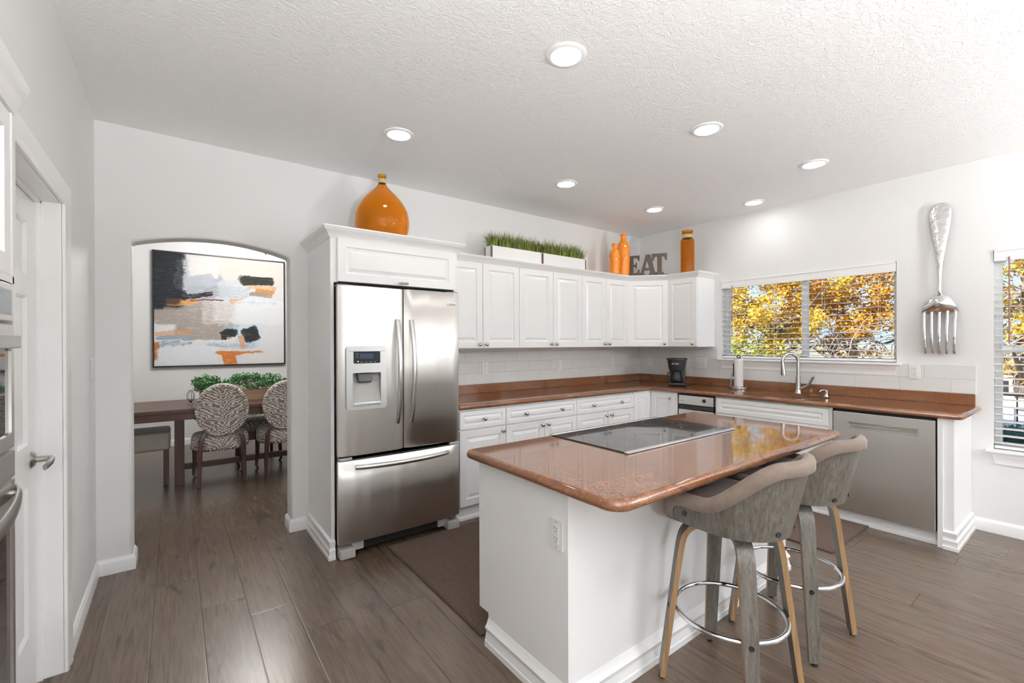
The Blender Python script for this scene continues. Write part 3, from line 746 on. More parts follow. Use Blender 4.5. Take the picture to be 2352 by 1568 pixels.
# paper towel
t = thing('paper_towel_holder', 'steel paper towel holder with angled arm on the granite', 'paper towel holder', (-.15, -1.345, .914))
MB().lathe([(.088, 0), (.090, .004), (.090, .020), (.084, .026), (0, .027)], 32).build('base', 'nickel', t)
b = MB(); b.cyl((0, 0, .026), (0, 0, .315), .007, 10); b.build('rod', 'nickel', t)
b = MB(); b.tube([(-.012*math.cos(a/16*2*PI)*0, .017*math.cos(a/16*2*PI), .332+.014*math.sin(a/16*2*PI)) for a in range(16)], .0055, 8, True); b.box(-.006, .006, -.018, -.006, .312, .325); b.build('finial', 'blackplastic', t)
MB().tube([(-.035, .070, .024), (-.030, .060, .10), (-.022, .046, .178)], .0062, 8).build('tension_arm', 'nickel', t)
MB().box(-.027, -.017, .036, .046, .125, .262, .003).build('grip_pad', 'blackplastic', t)
o = MB().lathe([(.018, .285), (.042, .285), (.0425, .28), (.0425, .005), (.042, 0), (.018, 0), (.018, .285)], 32).build('paper_towel_roll', 'paper', None, (-.15, -1.345, .942)); tag(o, 'nearly used white paper towel roll on the steel holder', 'paper towel')

# coffee maker
t = thing('coffee_maker', 'black drip coffee maker with glass carafe in the corner', 'coffee maker', (-.30, -.735, .914), R(-62))
b = MB(); b.box(-.088, .088, -.105, .095, .004, .036, .012); b.lathe([(.062, .036), (.062, .040), (.056, .041), (0, .041)], 24, Matrix.Translation((0, -.035, 0))); b.build('base', 'blackplastic', t)
b = MB(); b.box(-.080, .080, .040, .100, .03, .235, .012); b.build('water_tank', 'blackplastic', t)
hd = []
for k in range(6):
    pass
b = MB()
sec = [(.172, .082, .094), (.200, .088, .098), (.285, .100, .108), (.288, .108, .115), (.300, .108, .115), (.306, .098, .105)]
vs = []; n_ = 32
for z, a, bb_ in sec:
    for k in range(n_):
        q = 2*PI*k/n_; c_, s_2 = math.cos(q), math.sin(q)
        vs.append((a*abs(c_)**.7*(1 if c_ > 0 else -1), -.004+bb_*abs(s_2)**.7*(1 if s_2 > 0 else -1), z))
b.add(vs, [(i*n_+j, i*n_+(j+1) % n_, (i+1)*n_+(j+1) % n_, (i+1)*n_+j) for i in range(5) for j in range(n_)]+[tuple(range(n_))[::-1], tuple(5*n_+j for j in range(n_))])
b.build('filter_head', 'blackplastic', t)
c = MB(); c.lathe([(.050, .043), (.060, .047), (.063, .075), (.060, .11), (.046, .150), (.044, .158)], 28, Matrix.Translation((0, -.035, 0))); c.build('carafe', 'clear', t)
c = MB(); c.lathe([(.046, .150), (.049, .153), (.049, .160), (.040, .168), (0, .169)], 24, Matrix.Translation((0, -.035, 0))); c.lathe([(.0632, .060), (.0642, .064), (.0632, .068)], 24, Matrix.Translation((0, -.035, 0)))
c.tube([(-.05, -.06, .155), (-.082, -.085, .15), (-.092, -.092, .11), (-.086, -.088, .062), (-.058, -.068, .058)], .009, 8); c.build('carafe_handle', 'blackplastic', t)
text_mesh('Mr. Coffee', .018, .0004, 'paper', 'logo', t, (-.005, -.1095, .245), (R(86), 0, 0), bold=.0006)
b = MB(); b.tube([(0.08, .08, .02), (.12, .13, .004), (.14, .19, .004), (.10, .24, .02)], .003, 6); b.build('power_cord', 'blackplastic', t)

# ================================================================== APPLIANCES
# refrigerator: french doors over a freezer drawer
RX0, RX1, RYF = -3.936, -3.050, -.700
t = thing('refrigerator', 'stainless french door refrigerator with ice and water dispenser', 'refrigerator', ((RX0+RX1)/2, 0, 0))
hw = (RX1-RX0)/2
MB().box(-hw+.008, hw-.008, -.635, -.03, .045, 1.755, .004).build('cabinet_body', 'fridge_side', t)
def fdoor(name, xa, xb, za, zb, bulge, th=.055):
    mb = MB(); n = 16; pr = []
    for k in range(n+1):
        u = k/n; e = min(u, 1-u)*(xb-xa); rnd = .014*(1-math.sqrt(max(0, 1-(1-min(e/.014, 1))**2)))
        pr.append((xa+(xb-xa)*u, RYF+rnd+bulge*((2*u-1)**2)))
    vs = []
    for z in (za, za+.006, zb-.006, zb):
        ins = .004 if z in (za, zb) else 0
        for x, y in pr: vs.append((x, y+ins, z))
    W = n+1; fs = [(j*W+i, j*W+i+1, (j+1)*W+i+1, (j+1)*W+i) for j in range(3) for i in range(n)]
    b = len(vs); vs += [(xa, RYF+th, za), (xb, RYF+th, za), (xb, RYF+th, zb), (xa, RYF+th, zb)]
    fs += [tuple([b, b+1]+list(range(W-1, -1, -1))), tuple([b+3, b+2]+list(range(4*W-1, 3*W-1, -1))), (b, b+3, 3*W, 2*W, W, 0), (b+1, b+2, 4*W-1, 3*W-1, 2*W-1, W-1), (b, b+1, b+2, b+3)]
    mb.add(vs, fs); return mb.build(name, 'steel', t, smooth=40)
d1 = fdoor('door', -hw, -.0045, .662, 1.768, .012)
d2 = fdoor('door', .0045, hw, .662, 1.768, .012)
d3 = fdoor('freezer_drawer', -hw, hw, .098, .632, .012)
cc = MB(); DXc = -.270                     # dispenser centre x
cc.box(DXc-.092, DXc+.092, -.75, -.655, 1.013, 1.200); cut(d1, cc)
wn = d1.modifiers.new('w', 'WEIGHTED_NORMAL'); wn.keep_sharp = True
# hinges, gaskets
g = MB(); g.box(-hw+.012, hw-.012, -.655, -.63, .634, .660); g.box(-hw+.01, hw-.01, -.655, -.64, .10, 1.76); g.build('gasket', 'dark', t)
for sx in (-1, 1):
    MB().box(sx*(hw-.045)-.04, sx*(hw-.045)+.04, -.690, -.64, .636, .654, .003).build('hinge', 'silverplastic', t)
    MB().box(sx*(hw-.05)-.05, sx*(hw-.05)+.05, -.67, -.60, 1.757, 1.775, .003).build('hinge_cover', 'fridge_side', t)
for dd, sx in ((d1, -1), (d2, 1)):
    xh = sx*.052; pts = []; rr = []
    for k in range(21):
        u = k/20; z = .845+(1.555-.845)*u; bow = math.sin(PI*u)**.8
        pts.append((xh+sx*.0*bow, RYF+.004-.056*bow, z)); rr.append(.0125+.004*bow)
    MB().tube(pts, [.011+.002*math.sin(PI*k/20) for k in range(21)], 14, ry=.017).build('door_handle', 'handle_steel', dd)
pts = []
for k in range(21):
    u = k/20; bow = math.sin(PI*u)**.7; pts.append((-.337+.674*u, RYF+.004-.054*bow, .590-.004))
MB().tube(pts, .0145, 14, ry=.0165).build('drawer_handle', 'handle_steel', d3)
# dispenser
b = MB(); b.plate(rrect(DXc-.133, DXc+.133, .962, 1.372, .022), [rrect(DXc-.092, DXc+.092, 1.013, 1.200, .008), rrect(DXc-.088, DXc+.088, 1.262, 1.340, .006)], -.722, -.694)
b.box(DXc-.090, DXc+.090, -.725, -.694, .985, 1.011, .004)
o = b.build('dispenser_bezel', 'silverplastic', d1); bv = o.modifiers.new('b', 'BEVEL'); bv.width = .006; bv.segments = 3; bv.limit_method = 'ANGLE'
MB().box(DXc-.089, DXc+.089, -.716, -.700, 1.261, 1.341).build('dispenser_display', 'blackgloss', d1)
MB().box(DXc-.046, DXc+.044, -.7172, -.7160, 1.292, 1.325).build('screen', 'screen', d1)
b = MB()
for k in range(4): b.box(DXc-.042+k*.030, DXc-.028+k*.030, -.7172, -.7160, 1.268, 1.2725)
for k in range(3): b.box(DXc-.070, DXc-.056, -.7172, -.7160, 1.300+k*.011, 1.304+k*.011)
b.build('button_marks', 'grey_mark', d1)
MB().box(DXc-.060, DXc-.055, -.7175, -.7160, 1.272, 1.277).build('indicator_light', 'led', d1)
b = MB(); b.grid(12, 12, lambda u, v: (DXc-.092+.184*u, -.660-.035*(1-math.sin(PI*u))*.6-.045*(1-v)**3, 1.013+.187*v)); b.box(DXc-.092, DXc+.092, -.70, -.657, 1.0128, 1.0140)
b.build('dispenser_recess', 'greyplastic', d1, fix=False)
b = MB(); b.add([(DXc-.058, -.700, 1.196), (DXc+.042, -.700, 1.196), (DXc+.038, -.712, 1.140), (DXc-.052, -.712, 1.140), (DXc-.058, -.675, 1.196), (DXc+.042, -.675, 1.196), (DXc+.034, -.690, 1.132), (DXc-.048, -.690, 1.132)],
    [(0, 1, 2, 3), (4, 5, 6, 7), (0, 4, 7, 3), (1, 5, 6, 2), (3, 2, 6, 7), (0, 1, 5, 4)]); o = b.build('dispenser_paddle', 'blackgloss', d1); bv = o.modifiers.new('b', 'BEVEL'); bv.width = .004; bv.segments = 2
b = MB(); b.box(.335, .412, RYF-.0005, RYF+.012, 1.676, 1.690, .001); b.build('badge', 'silverplastic', d2)
text_mesh('KitchenAid', .0125, .0003, 'slot', 'badge_lettering', d2, (.3735, RYF-.0014, 1.6828), (R(90), 0, 0), bold=.0003)
b = MB(); b.box(-.33, .33, -.640, -.60, .028, .092); 
for k in range(5): b.box(-.31, .31, -.6425, -.64, .036+k*.011, .041+k*.011)
b.build('vent_grille', 'blackplastic', t)
for sx in (-1, 1):
    b = MB(); b.box(sx*(hw-.055)-.05, sx*(hw-.055)+.05, -.695, -.60, .002, .068, .010); b.box(sx*(hw-.13)-.04, sx*(hw-.13)+.04, -.66, -.60, .03, .088, .01); b.build('foot_cover', 'greyplastic', t)

# dishwasher
t = thing('dishwasher', 'stainless dishwasher with a recessed pocket handle', 'dishwasher', (0, -2.319, 0), R(-90))
MB().box(.003, .604, -.59, -.03, .095, .866).build('tub', 'dark', t)
o = MB().box(.006, .600, -.632, -.600, .093, .853, .003).build('door', 'steel_flat', t)
c = MB(); c.box(.098, .508, -.66, -.612, .737, .782); cut(o, c); o.data.shade_flat()
b = MB(); b.grid(8, 8, lambda u, v: (.098+.41*u, -.6125-.018*((1-v)**2), .737+.045*(1-v)*1.0+.0*v)); b.build('handle_pocket', 'handle_steel', t, fix=False)
b = MB(); b.plate(rrect(.094, .512, .733, .786, .003), [rrect(.1, .506, .739, .780, .003)], -.6345, -.631); b.build('handle_trim', 'handle_steel', t)

# trash compactor
t = thing('trash_compactor', 'stainless fronted trash compactor with black dial near the corner', 'compactor', (0, -.962, 0), R(-90))
MB().box(.002, .383, -.59, -.03, .115, .866).build('cabinet_body', 'dark', t)
MB().box(.008, .377, -.632, -.591, .768, .858, .002).build('control_panel', 'steel_flat', t)
MB().box(.004, .381, -.628, -.591, .722, .762, .003).build('door_pull', 'blackgloss', t)
MB().box(.006, .379, -.630, -.591, .122, .716, .003).build('drawer_front', 'steel_flat', t)
b = MB(); b.lathe([(.019, 0), (.019, .003), (.015, .004), (.0135, .014), (0, .015)], 20, Matrix.Translation((.285, -.632, .818)) @ Matrix.Rotation(R(90), 4, 'X')); b.box(.283, .287, -.650, -.645, .806, .830); b.build('dial', 'blackplastic', t)
b = MB(); b.lathe([(.004, 0), (0, .0006)], 10, Matrix.Translation((.034, -.632, .802)) @ Matrix.Rotation(R(90), 4, 'X')); b.box(.042, .066, -.6325, -.632, .8005, .8035); b.build('badge', 'slot', t)

# wall oven tower at the left edge
XO = -5.120
t = thing('oven_cabinet', 'tall white built in oven cabinet at the far left', 'cabinet', (XO, NI[1]-.001, 0), R(90))
# local x runs towards +y, so the cabinet spans x from -width to 0
WN = NI[1]-NI[0]-.004
b = MB(); b.box(-WN, 0, .028, .60, .0, 2.03); b.box(-.012, 0, 0, .03, 0, 2.03); b.box(-WN, -WN+.03, 0, .03, 0, 2.03); b.box(-WN, 0, 0, .03, 1.556, 1.575); b.build('body', 'cab', t)
f = MB().panel(WN-.05, .44, .018, .055).build('door', 'cab', t, (-WN+.033, .020, 1.577)); 
f = MB().panel(WN-.05, .24, .018, .05).build('drawer', 'cab', t, (-WN+.033, .020, .125))
o = MB().sweep([(-WN, 0), (.002, 0)], [(a*.82, 2.02+b_*1.4) for a, b_ in CR]).build('crown', 'cab', t)
t = thing('microwave_oven', 'stainless built in microwave above the wall oven', 'microwave', (XO-.020, NI[1]-.010, 0), R(90))
b = MB(); b.box(-WN+.035, -.006, -.022, -.0005, 1.453, 1.552, .002); b.build('control_panel', 'steel_flat', t)
MB().box(-WN+.06, -.03, -.0235, -.0215, 1.468, 1.535).build('display', 'ovenglass', t)
MB().plate(rrect(-WN+.035, -.006, 1.115, 1.443, .004), [rrect(-WN+.09, -.03, 1.150, 1.385, .012)], -.022, -.0005).build('door', 'steel_flat', t)
MB().box(-WN+.085, -.026, -.016, -.0008, 1.145, 1.39).build('window', 'ovenglass', t)
b = MB(); b.box(-WN+.07, -.026, -.040, -.031, 1.381, 1.415, .003); b.box(-.07, -.05, -.036, -.02, 1.388, 1.408); b.box(-WN+.09, -WN+.11, -.036, -.02, 1.388, 1.408); b.build('door_handle', 'handle_steel', t)
t = thing('wall_oven', 'stainless wall oven with curved bar handle at the left edge', 'oven', (XO-.023, NI[1]-.010, 0), R(90))
b = MB(); b.box(-WN+.035, -.006, -.026, -.0005, 1.035, 1.105, .002); b.build('control_panel', 'steel_flat', t)
MB().plate(rrect(-WN+.035, -.010, .40, 1.028, .004), [rrect(-WN+.07, -.030, .47, .95, .014)], -.026, -.0005).build('door', 'steel_flat', t)
MB().box(-WN+.065, -.026, -.020, -.0008, .465, .955).build('window', 'ovenglass', t)
pts = [(-WN+.03+(WN-.06)*k/16, -.034-.045*math.sin(PI*k/16)**.8, .998) for k in range(17)]
b = MB(); b.tube(pts, .007, 10, ry=.020); b.cyl((-.055, -.02, .998), (-.055, -.045, .998), .008); b.cyl((-WN+.07, -.02, .998), (-WN+.07, -.045, .998), .008); b.build('door_handle', 'handle_steel', t)

# ================================================================== ISLAND
IX0, IX1, IY0, IY1, IZ = -3.610, -1.775, -2.440, -1.835, .845
t = thing('kitchen_island', 'white kitchen island cabinet with flat painted sides', 'island', ((IX0+IX1)/2, (IY0+IY1)/2, 0))
cx, cy = (IX0+IX1)/2, (IY0+IY1)/2; a, b_ = (IX1-IX0)/2, (IY1-IY0)/2
sp = [(-b_, 0), (b_-.075, 0), (b_-.075, .142), (b_, .142), (b_, IZ), (-b_, IZ)]
for sx in (-1, 1): MB().plate(sp, [], sx*a, sx*(a-.02), 'x').build('side_panel', 'cab', t)
MB().box(-a+.0195, a-.0195, -b_+.0005, -b_+.02, 0, IZ).build('back_panel', 'cab', t)
MB().box(-a+.021, a-.021, -b_+.021, b_-.02, .142, IZ).build('body', 'cabin', t)
SK2 = [(0, 0), (.022, 0), (.022, .026), (.018, .030), (.016, .046), (.013, .060), (.013, .066), (.018, .074), (.019, .084), (.014, .092), (.008, .100), (.004, .112), (0, .120)]
MB().sweep([(-a, b_-.075), (-a, -b_), (a, -b_), (a, b_-.075)], SK2).build('base_moulding', 'cab', t)
wI = 2*a/4
for k in range(4):
    f = MB().panel(wI-.004, .545, .02, .05, x=.002, style='raised').build('door', 'cab', t, (a-.0-k*wI, b_-.019, .150), (0, 0, R(180)))
    knob(f, .04 if k % 2 else wI-.04, -.02, .5)
    f = MB().panel(wI-.004, .138, .02, .03, x=.002, style='small').build('drawer', 'cab', t, (a-.0-k*wI, b_-.019, .700), (0, 0, R(180)))
    knob(f, wI/2, -.02, .07)
def rcorner(x, y, r, a0, n=6): return [(x+r*math.cos(R(a0+90*k/n)), y+r*math.sin(R(a0+90*k/n))) for k in range(n+1)]
out = rcorner(-3.668+.075, -2.722+.075, .075, 180)+rcorner(-1.725-.045, -2.722+.045, .045, 270)+rcorner(-1.725-.03, -1.795-.03, .03, 0)+rcorner(-3.668+.03, -1.795-.03, .03, 90)
mb_ = MB(); slab(mb_, out, .846, .887, .018)
o = mb_.build('island_countertop', 'granite', None, smooth=50); tag(o, 'red brown granite island top with rounded corner nearest the stools', 'countertop')
t = thing('cooktop', 'black glass electric cooktop set in the island granite', 'cooktop', (-2.660, -2.070, .8872))
MB().box(-.470, .470, -.248, .248, .0002, .006, .0015).build('ceramic_glass', 'cookglass', t)
for sy in (-1, 1):
    MB().box(-.478, .478, sy*.256-.012, sy*.256+.012, .0002, .009, .003).build('trim_rail', 'silver', t)
def ring(mb, x, y, r, w=.0016):
    n = 48; vs = []
    for k in range(n): a = 2*PI*k/n; vs += [(x+(r-w)*math.cos(a), y+(r-w)*math.sin(a), .0063), (x+(r+w)*math.cos(a), y+(r+w)*math.sin(a), .0063)]
    mb.add(vs, [(2*k, 2*k+1, (2*k+3) % (2*n), (2*k+2) % (2*n)) for k in range(n)])
for (x, y, r, r2) in ((.30, .105, .112, .070), (.315, -.125, .085, 0), (-.30, .115, .085, 0), (-.30, -.115, .105, .06)):
    b = MB(); ring(b, x, y, r); 
    if r2: ring(b, x, y, r2, .0008)
    b.build('burner', 'grey_mark', t, smooth=0, fix=False)
b = MB()
for k in range(7):
    for j in range(3):
        if (k+j) % 3 != 2: b.lathe([(.004, 0), (0, .0003)], 10, Matrix.Translation((-.11+k*.036, .215-j*.045, .0062)))
b.build('touch_controls', 'white_mark', t)
wallplate('wall_outlet', 'white duplex outlet on the near end of the island', 'outlet', (IX0-.0005, -2.382, .667), R(-90))

# ================================================================== BAR STOOLS
def make_stool():
    t = thing('bar_stool', 'x', 'bar stool', (0, 0, 0), 0, 'bucket stools at the island')
    def path(s, r, yf):   # s in 0..1 from the +x front tip round the back to the -x front tip
        arm = yf+.02; arc = PI*r; tot = 2*arm+arc; d = s*tot
        if d < arm: return Vector((r, yf-d)), Vector((1, 0))
        if d < arm+arc: a_ = -(d-arm)/r; n_ = Vector((math.cos(a_), math.sin(a_))); return n_*r+Vector((0, -.02)), n_
        return Vector((-r, -.02+(d-arm-arc))), Vector((-1, 0))
    def top(s):
        q = abs(2*s-1); 
        e = min(1, max(0, (q-.20)/.50)); e = e*e*(3-2*e); h = .952-.165*e
        if q > .84: u = (q-.84)/.16; h -= .092*(1-max(0, 1-u**2.2)**(1/2.2))
        return h
    def bot(s):
        q = abs(2*s-1); return .668+.012*q*q
    def Rr(z): u = (z-.668)/.285; return .200+.066*u
    def yf(z): return .152+.01*(z-.66)
    NS = 60
    def outer(s, v, off=0, drop=0):
        z = bot(s)+(top(s)-drop-bot(s))*v; p, n_ = path(s, Rr(z), yf(z)); return Vector((p.x+n_.x*off, p.y+n_.y*off, z))
    b = MB(); b.cur = 0
    b.grid(NS, 8, lambda u, v: outer(u, v)); b.cur = 1 - 1
    b.grid(NS, 8, lambda u, v: outer(u, v, -.010))
    W = NS+1
    # close the bottom edge and the two front edges
    b.grid(NS, 1, lambda u, v: outer(u, 0, -.010*v)); b.grid(1, 8, lambda u, v: outer(0, v, -.010*u)); b.grid(1, 8, lambda u, v: outer(1, v, -.010*u))
    o = b.build('backrest_shell', 'greywood', t, smooth=60, fix=False)
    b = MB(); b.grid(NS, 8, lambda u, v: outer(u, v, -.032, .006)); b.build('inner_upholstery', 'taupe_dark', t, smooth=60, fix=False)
    # padded roll along the rim, turned over the shell edge
    sec = [(-.034, -.006), (-.031, .008), (-.020, .017), (-.006, .017), (.006, .009), (.011, -.004), (.0105, -.030), (.005, -.034), (.001, -.030), (-.012, -.020)]
    b = MB(); vs = []; n_ = len(sec)
    NR = 150
    def rimP(s):
        h = top(s); p, nn = path(s, Rr(h), yf(h)); return Vector((p.x, p.y, h)), Vector((nn.x, nn.y, 0))
    for k in range(NR+1):
        s = k/NR; P0, nn = rimP(s); T = rimP(min(1, s+.004))[0]-rimP(max(0, s-.004))[0]; U = T.cross(nn).normalized()
        for o_, dz in sec: vs.append(P0+nn*o_+U*dz)
    fs = [(i*n_+j, i*n_+(j+1) % n_, (i+1)*n_+(j+1) % n_, (i+1)*n_+j) for i in range(NR) for j in range(n_)]
    fs += [tuple(range(n_)), tuple(NR*n_+j for j in range(n_))]
    b.add(vs, fs)
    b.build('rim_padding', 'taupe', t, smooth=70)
    # seat cushion
    b = MB(); vs = []; n_ = 40
    for (sc, z) in ((.80, .690), (1.0, .702), (1.03, .735), (1.0, .768), (.90, .786), (.6, .796), (.0, .800)):
        for k in range(n_):
            a_ = 2*PI*k/n_; x = .185*math.cos(a_)*sc; y = .222*(abs(math.sin(a_))**.8)*(1 if math.sin(a_) > 0 else -1)*sc+.012
            x = .185*sc*(abs(math.cos(a_))**.8)*(1 if math.cos(a_) > 0 else -1); vs.append((x, y, z))
    b.add(vs, [(i*n_+j, i*n_+(j+1) % n_, (i+1)*n_+(j+1) % n_, (i+1)*n_+j) for i in range(6) for j in range(n_)]+[tuple(range(n_))[::-1]])
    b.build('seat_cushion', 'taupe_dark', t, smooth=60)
    b = MB(); b.lathe([(.16, .672), (.165, .680), (.165, .690), (0, .690)], 28); b.lathe([(.075, .640), (.075, .672), (0, .672)], 24); b.build('swivel_plate', 'blackplastic', t)
    for k in range(4):
        a_ = R(45+90*k); rad_ = Vector((math.cos(a_), math.sin(a_), 0)); tan = Vector((-rad_.y, rad_.x, 0))
        prof = [(.03, .650), (.09, .650), (.120, .648), (.140, .643), (.157, .633), (.171, .618), (.181, .600), (.188, .576), (.193, .55), (.199, .51), (.222, .34), (.245, .17), (.266, .012)]
        b = MB(); rings = []
        for i, (r_, z) in enumerate(prof):
            j0, j1 = max(0, i-1), min(len(prof)-1, i+1); tx, tz = prof[j1][0]-prof[j0][0], prof[j1][1]-prof[j0][1]; L_ = math.hypot(tx, tz)
            nx, nz = -tz/L_, tx/L_          # outward normal of the outer face
            hw_ = .030-.007*max(0, (.6-z)/.6); th = .011
            c = rad_*r_+Vector((0, 0, z)); q = rad_*nx+Vector((0, 0, nz))
            rings.append([c+q*th+tan*hw_, c+q*th-tan*hw_, c-q*th-tan*hw_, c-q*th+tan*hw_])
        vs = [p for r_ in rings for p in r_]
        for j in range(4):
            b.cur = 0 if j in (0, 2) else 1
            b.add([], []) ; fs = []
            for i in range(len(prof)-1): fs.append((i*4+j, i*4+(j+1) % 4, (i+1)*4+(j+1) % 4, (i+1)*4+j))
            if j == 0: b.v += [tuple(p) for p in vs]
            b.f += fs; b.mi += [b.cur]*len(fs)
        b.f += [(0, 1, 2, 3), tuple(len(vs)-4+j for j in range(4))]; b.mi += [1, 1]
        leg = b.build('leg', ['greywood', 'ply'], t, smooth=35)
        c = rad_*.2285+Vector((0, 0, .30)); 
        MB().cyl(c+rad_*.009, c+rad_*.0135, .0095, 14).build('bolt_cap', 'blackplastic', leg)
        MB().cyl(rad_*.266+Vector((0, 0, .013)), rad_*.266+Vector((0, 0, .0)), .012, 12).build('glide', 'blackplastic', leg)
    MB().tube([(.2075*math.cos(2*PI*k/64), .2075*math.sin(2*PI*k/64), .300) for k in range(64)], .0095, 12, True).build('footrest_ring', 'chrome', t, smooth=80)
    for s, v in ((.085, .42), (.915, .42), (.43, .10), (.57, .10)):
        p = outer(s, v); _, nn = path(s, .22, .185); nn = Vector((nn.x, nn.y, 0)); MB().cyl(p-nn*.004, p+nn*.004, .0105, 14).build('bolt_cap', 'blackplastic', t)
    return t
s1 = make_stool(); s2 = dup(s1)
place(s1, (-2.960, -2.705, 0), 0, 'grey wood bucket bar stool with taupe rim, nearest the camera')
place(s2, (-2.368, -2.700, 0), R(-4), 'grey wood bucket bar stool with taupe rim, nearer the dishwasher')

# mats
def rug(label, loc, rz, a, b):
    t = thing('floor_mat', label, 'mat', loc, rz, 'brown woven kitchen mats')
    MB().box(-a, a, -b, b, .0015, .009, .002).build('pile', 'rug', t)
    MB().plate([(-a-.012, -b-.012), (a+.012, -b-.012), (a+.012, b+.012), (-a-.012, b+.012)], [[(-a, -b), (a, -b), (a, b), (-a, b)]], .0005, .0075, 'z').build('binding', 'rugedge', t)
rug('brown woven mat between the refrigerator and the island', (-2.712, -1.262, 0), 0, .888, .578)
rug('brown woven mat on the floor before the dishwasher and sink', (-.955, -1.75, 0), 0, .348, .78)

# ================================================================== CEILING LIGHTS
LP = [((-3.303, -2.116), 'recessed ceiling light closest to the camera, largest in the photo'), ((-3.613, -.898), 'recessed ceiling light above the refrigerator and amber demijohn'),
      ((-2.086, -2.112), 'recessed ceiling light above the far half of the island'), ((-.912, -2.292), 'recessed ceiling light nearest the giant fork, right of the others'),
      ((-2.127, -.883), 'recessed ceiling light above the grass planters'), ((-.902, -.877), 'recessed ceiling light above the orange vases at the corner'),
      ((-.324, -1.578), 'recessed ceiling light close to the wall above the sink window'),
      ((-3.4, -4.6), 0), ((-1.3, -4.2), 0), ((-3.4, -6.1), 0), ((-1.3, -5.8), 0)]  # these four are added out of view for extra room light
proto = None
for k, ((x, y), lb) in enumerate(LP):
    if proto is None:
        proto = thing('ceiling_light', lb, 'ceiling light', (x, y, CH), 0, 'recessed ceiling lights')
        MB().lathe([(.069, -.004), (.071, -.009), (.084, -.009), (.092, -.005), (.094, 0), (.069, 0)], 48).build('trim_ring', 'trim', proto)
        MB().lathe([(.0695, -.0045), (RL, -.0055), (0, -.0060)], 40).build('diffuser', 'lamp', proto)
    else:
        o = dup(proto); place(o, (x, y, CH), 0, lb or 'recessed ceiling light added behind the camera to brighten the room')

# ================================================================== DECOR ON THE CABINETS
def shell_lathe(mb, prof, th, n=40):
    ins = [(max(.0005, r-th), z) for r, z in prof]; ins[0] = (ins[0][0], prof[0][1]+th)
    full = [(0, prof[0][1])]+prof+ins[::-1]+[(0, ins[0][1])]
    mb.lathe(full, n)
def curve(pts, n=6):
    """smooth a profile with Catmull-Rom"""
    out = []
    for i in range(len(pts)-1):
        p0, p1, p2, p3 = pts[max(0, i-1)], pts[i], pts[i+1], pts[min(len(pts)-1, i+2)]
        for k in range(n):
            t_ = k/n
            out.append(tuple(.5*((2*b)+(-a+c)*t_+(2*a-5*b+4*c-d)*t_*t_+(-a+3*b-3*c+d)*t_**3) for a, b, c, d in zip(p0, p1, p2, p3)))
    return out+[pts[-1]]
t = thing('demijohn', 'large round amber glass demijohn with jute wrapped neck', 'bottle', (-3.530, -.385, 2.1455))
b = MB(); shell_lathe(b, curve([(.13, 0), (.165, .02), (.190, .08), (.197, .145), (.188, .215), (.160, .275), (.118, .330), (.070, .378), (.038, .412), (.027, .432)])+[(.026, .475), (.030, .478), (.031, .492), (.029, .497)], .004, 56)
b.build('glass_body', 'amber', t, smooth=60)
MB().lathe([(.0275, .434), (.0295, .436), (.0290, .445), (.0297, .452), (.029, .462), (.0275, .465), (.0268, .465), (.0268, .434), (.0275, .434)], 32).build('jute_wrap', 'jute', t)
t = thing('amber_bottle', 'tall cylindrical amber glass bottle right of the EAT letters', 'bottle', (-.262, -.842, 2.1455))
b = MB(); shell_lathe(b, [(.066, 0), (.072, .006), (.073, .02), (.073, .350), (.071, .368), (.062, .378), (.056, .384), (.055, .43), (.055, .455), (.060, .460), (.060, .470), (.056, .474)], .005, 48)
b.build('glass_body', 'amber2', t, smooth=50)
MB().lathe([(.0555, .388), (.0575, .390), (.057, .405), (.0577, .42), (.0555, .425), (.0545, .425), (.0545, .388), (.0555, .388)], 32).build('jute_wrap', 'jute', t)
def vase(label, loc, r, h, seed):
    t = MB(); rnd = random.Random(seed); pr = [(.80, 0), (.92, .03), (.96, .2), (1.0, .45), (1.0, .66), (.88, .76), (.60, .82), (.46, .86), (.44, .92), (.58, .985), (.60, 1.0)]
    pr = curve(pr, 5); n = 64; vs = []
    for a_, zf in pr:
        for k in range(n):
            q = 2*PI*k/n; amp = 0 if zf > .82 or zf < .03 else .10*math.sin(PI*min(1, zf/.84))
            p = Vector((math.cos(q)*1.5, math.sin(q)*1.5, zf*5+seed)); w_ = noise.noise(p*.8+Vector((noise.noise(p*.6)*2.2, 0, 0)))
            w_ = math.sin(w_*16)*.5
            rr_ = r*a_*(1+amp*w_); vs.append((rr_*math.cos(q), rr_*math.sin(q), h*zf))
    L = len(pr); t.add(vs, [(i*n+k, i*n+(k+1) % n, (i+1)*n+(k+1) % n, (i+1)*n+k) for i in range(L-1) for k in range(n)]+[tuple(range(n))[::-1], tuple((L-1)*n+k for k in range(n))])
    o = t.build('sculpted_vase', 'orange', None, loc, smooth=70); tag(o, label, 'vase', 'orange carved vases'); return o
vase('smaller glossy orange carved vase, left of the pair', (-.890, -.350, 2.1455), .056, .335, 3)
vase('taller glossy orange carved vase, right of the pair', (-.685, -.305, 2.1455), .070, .478, 8)
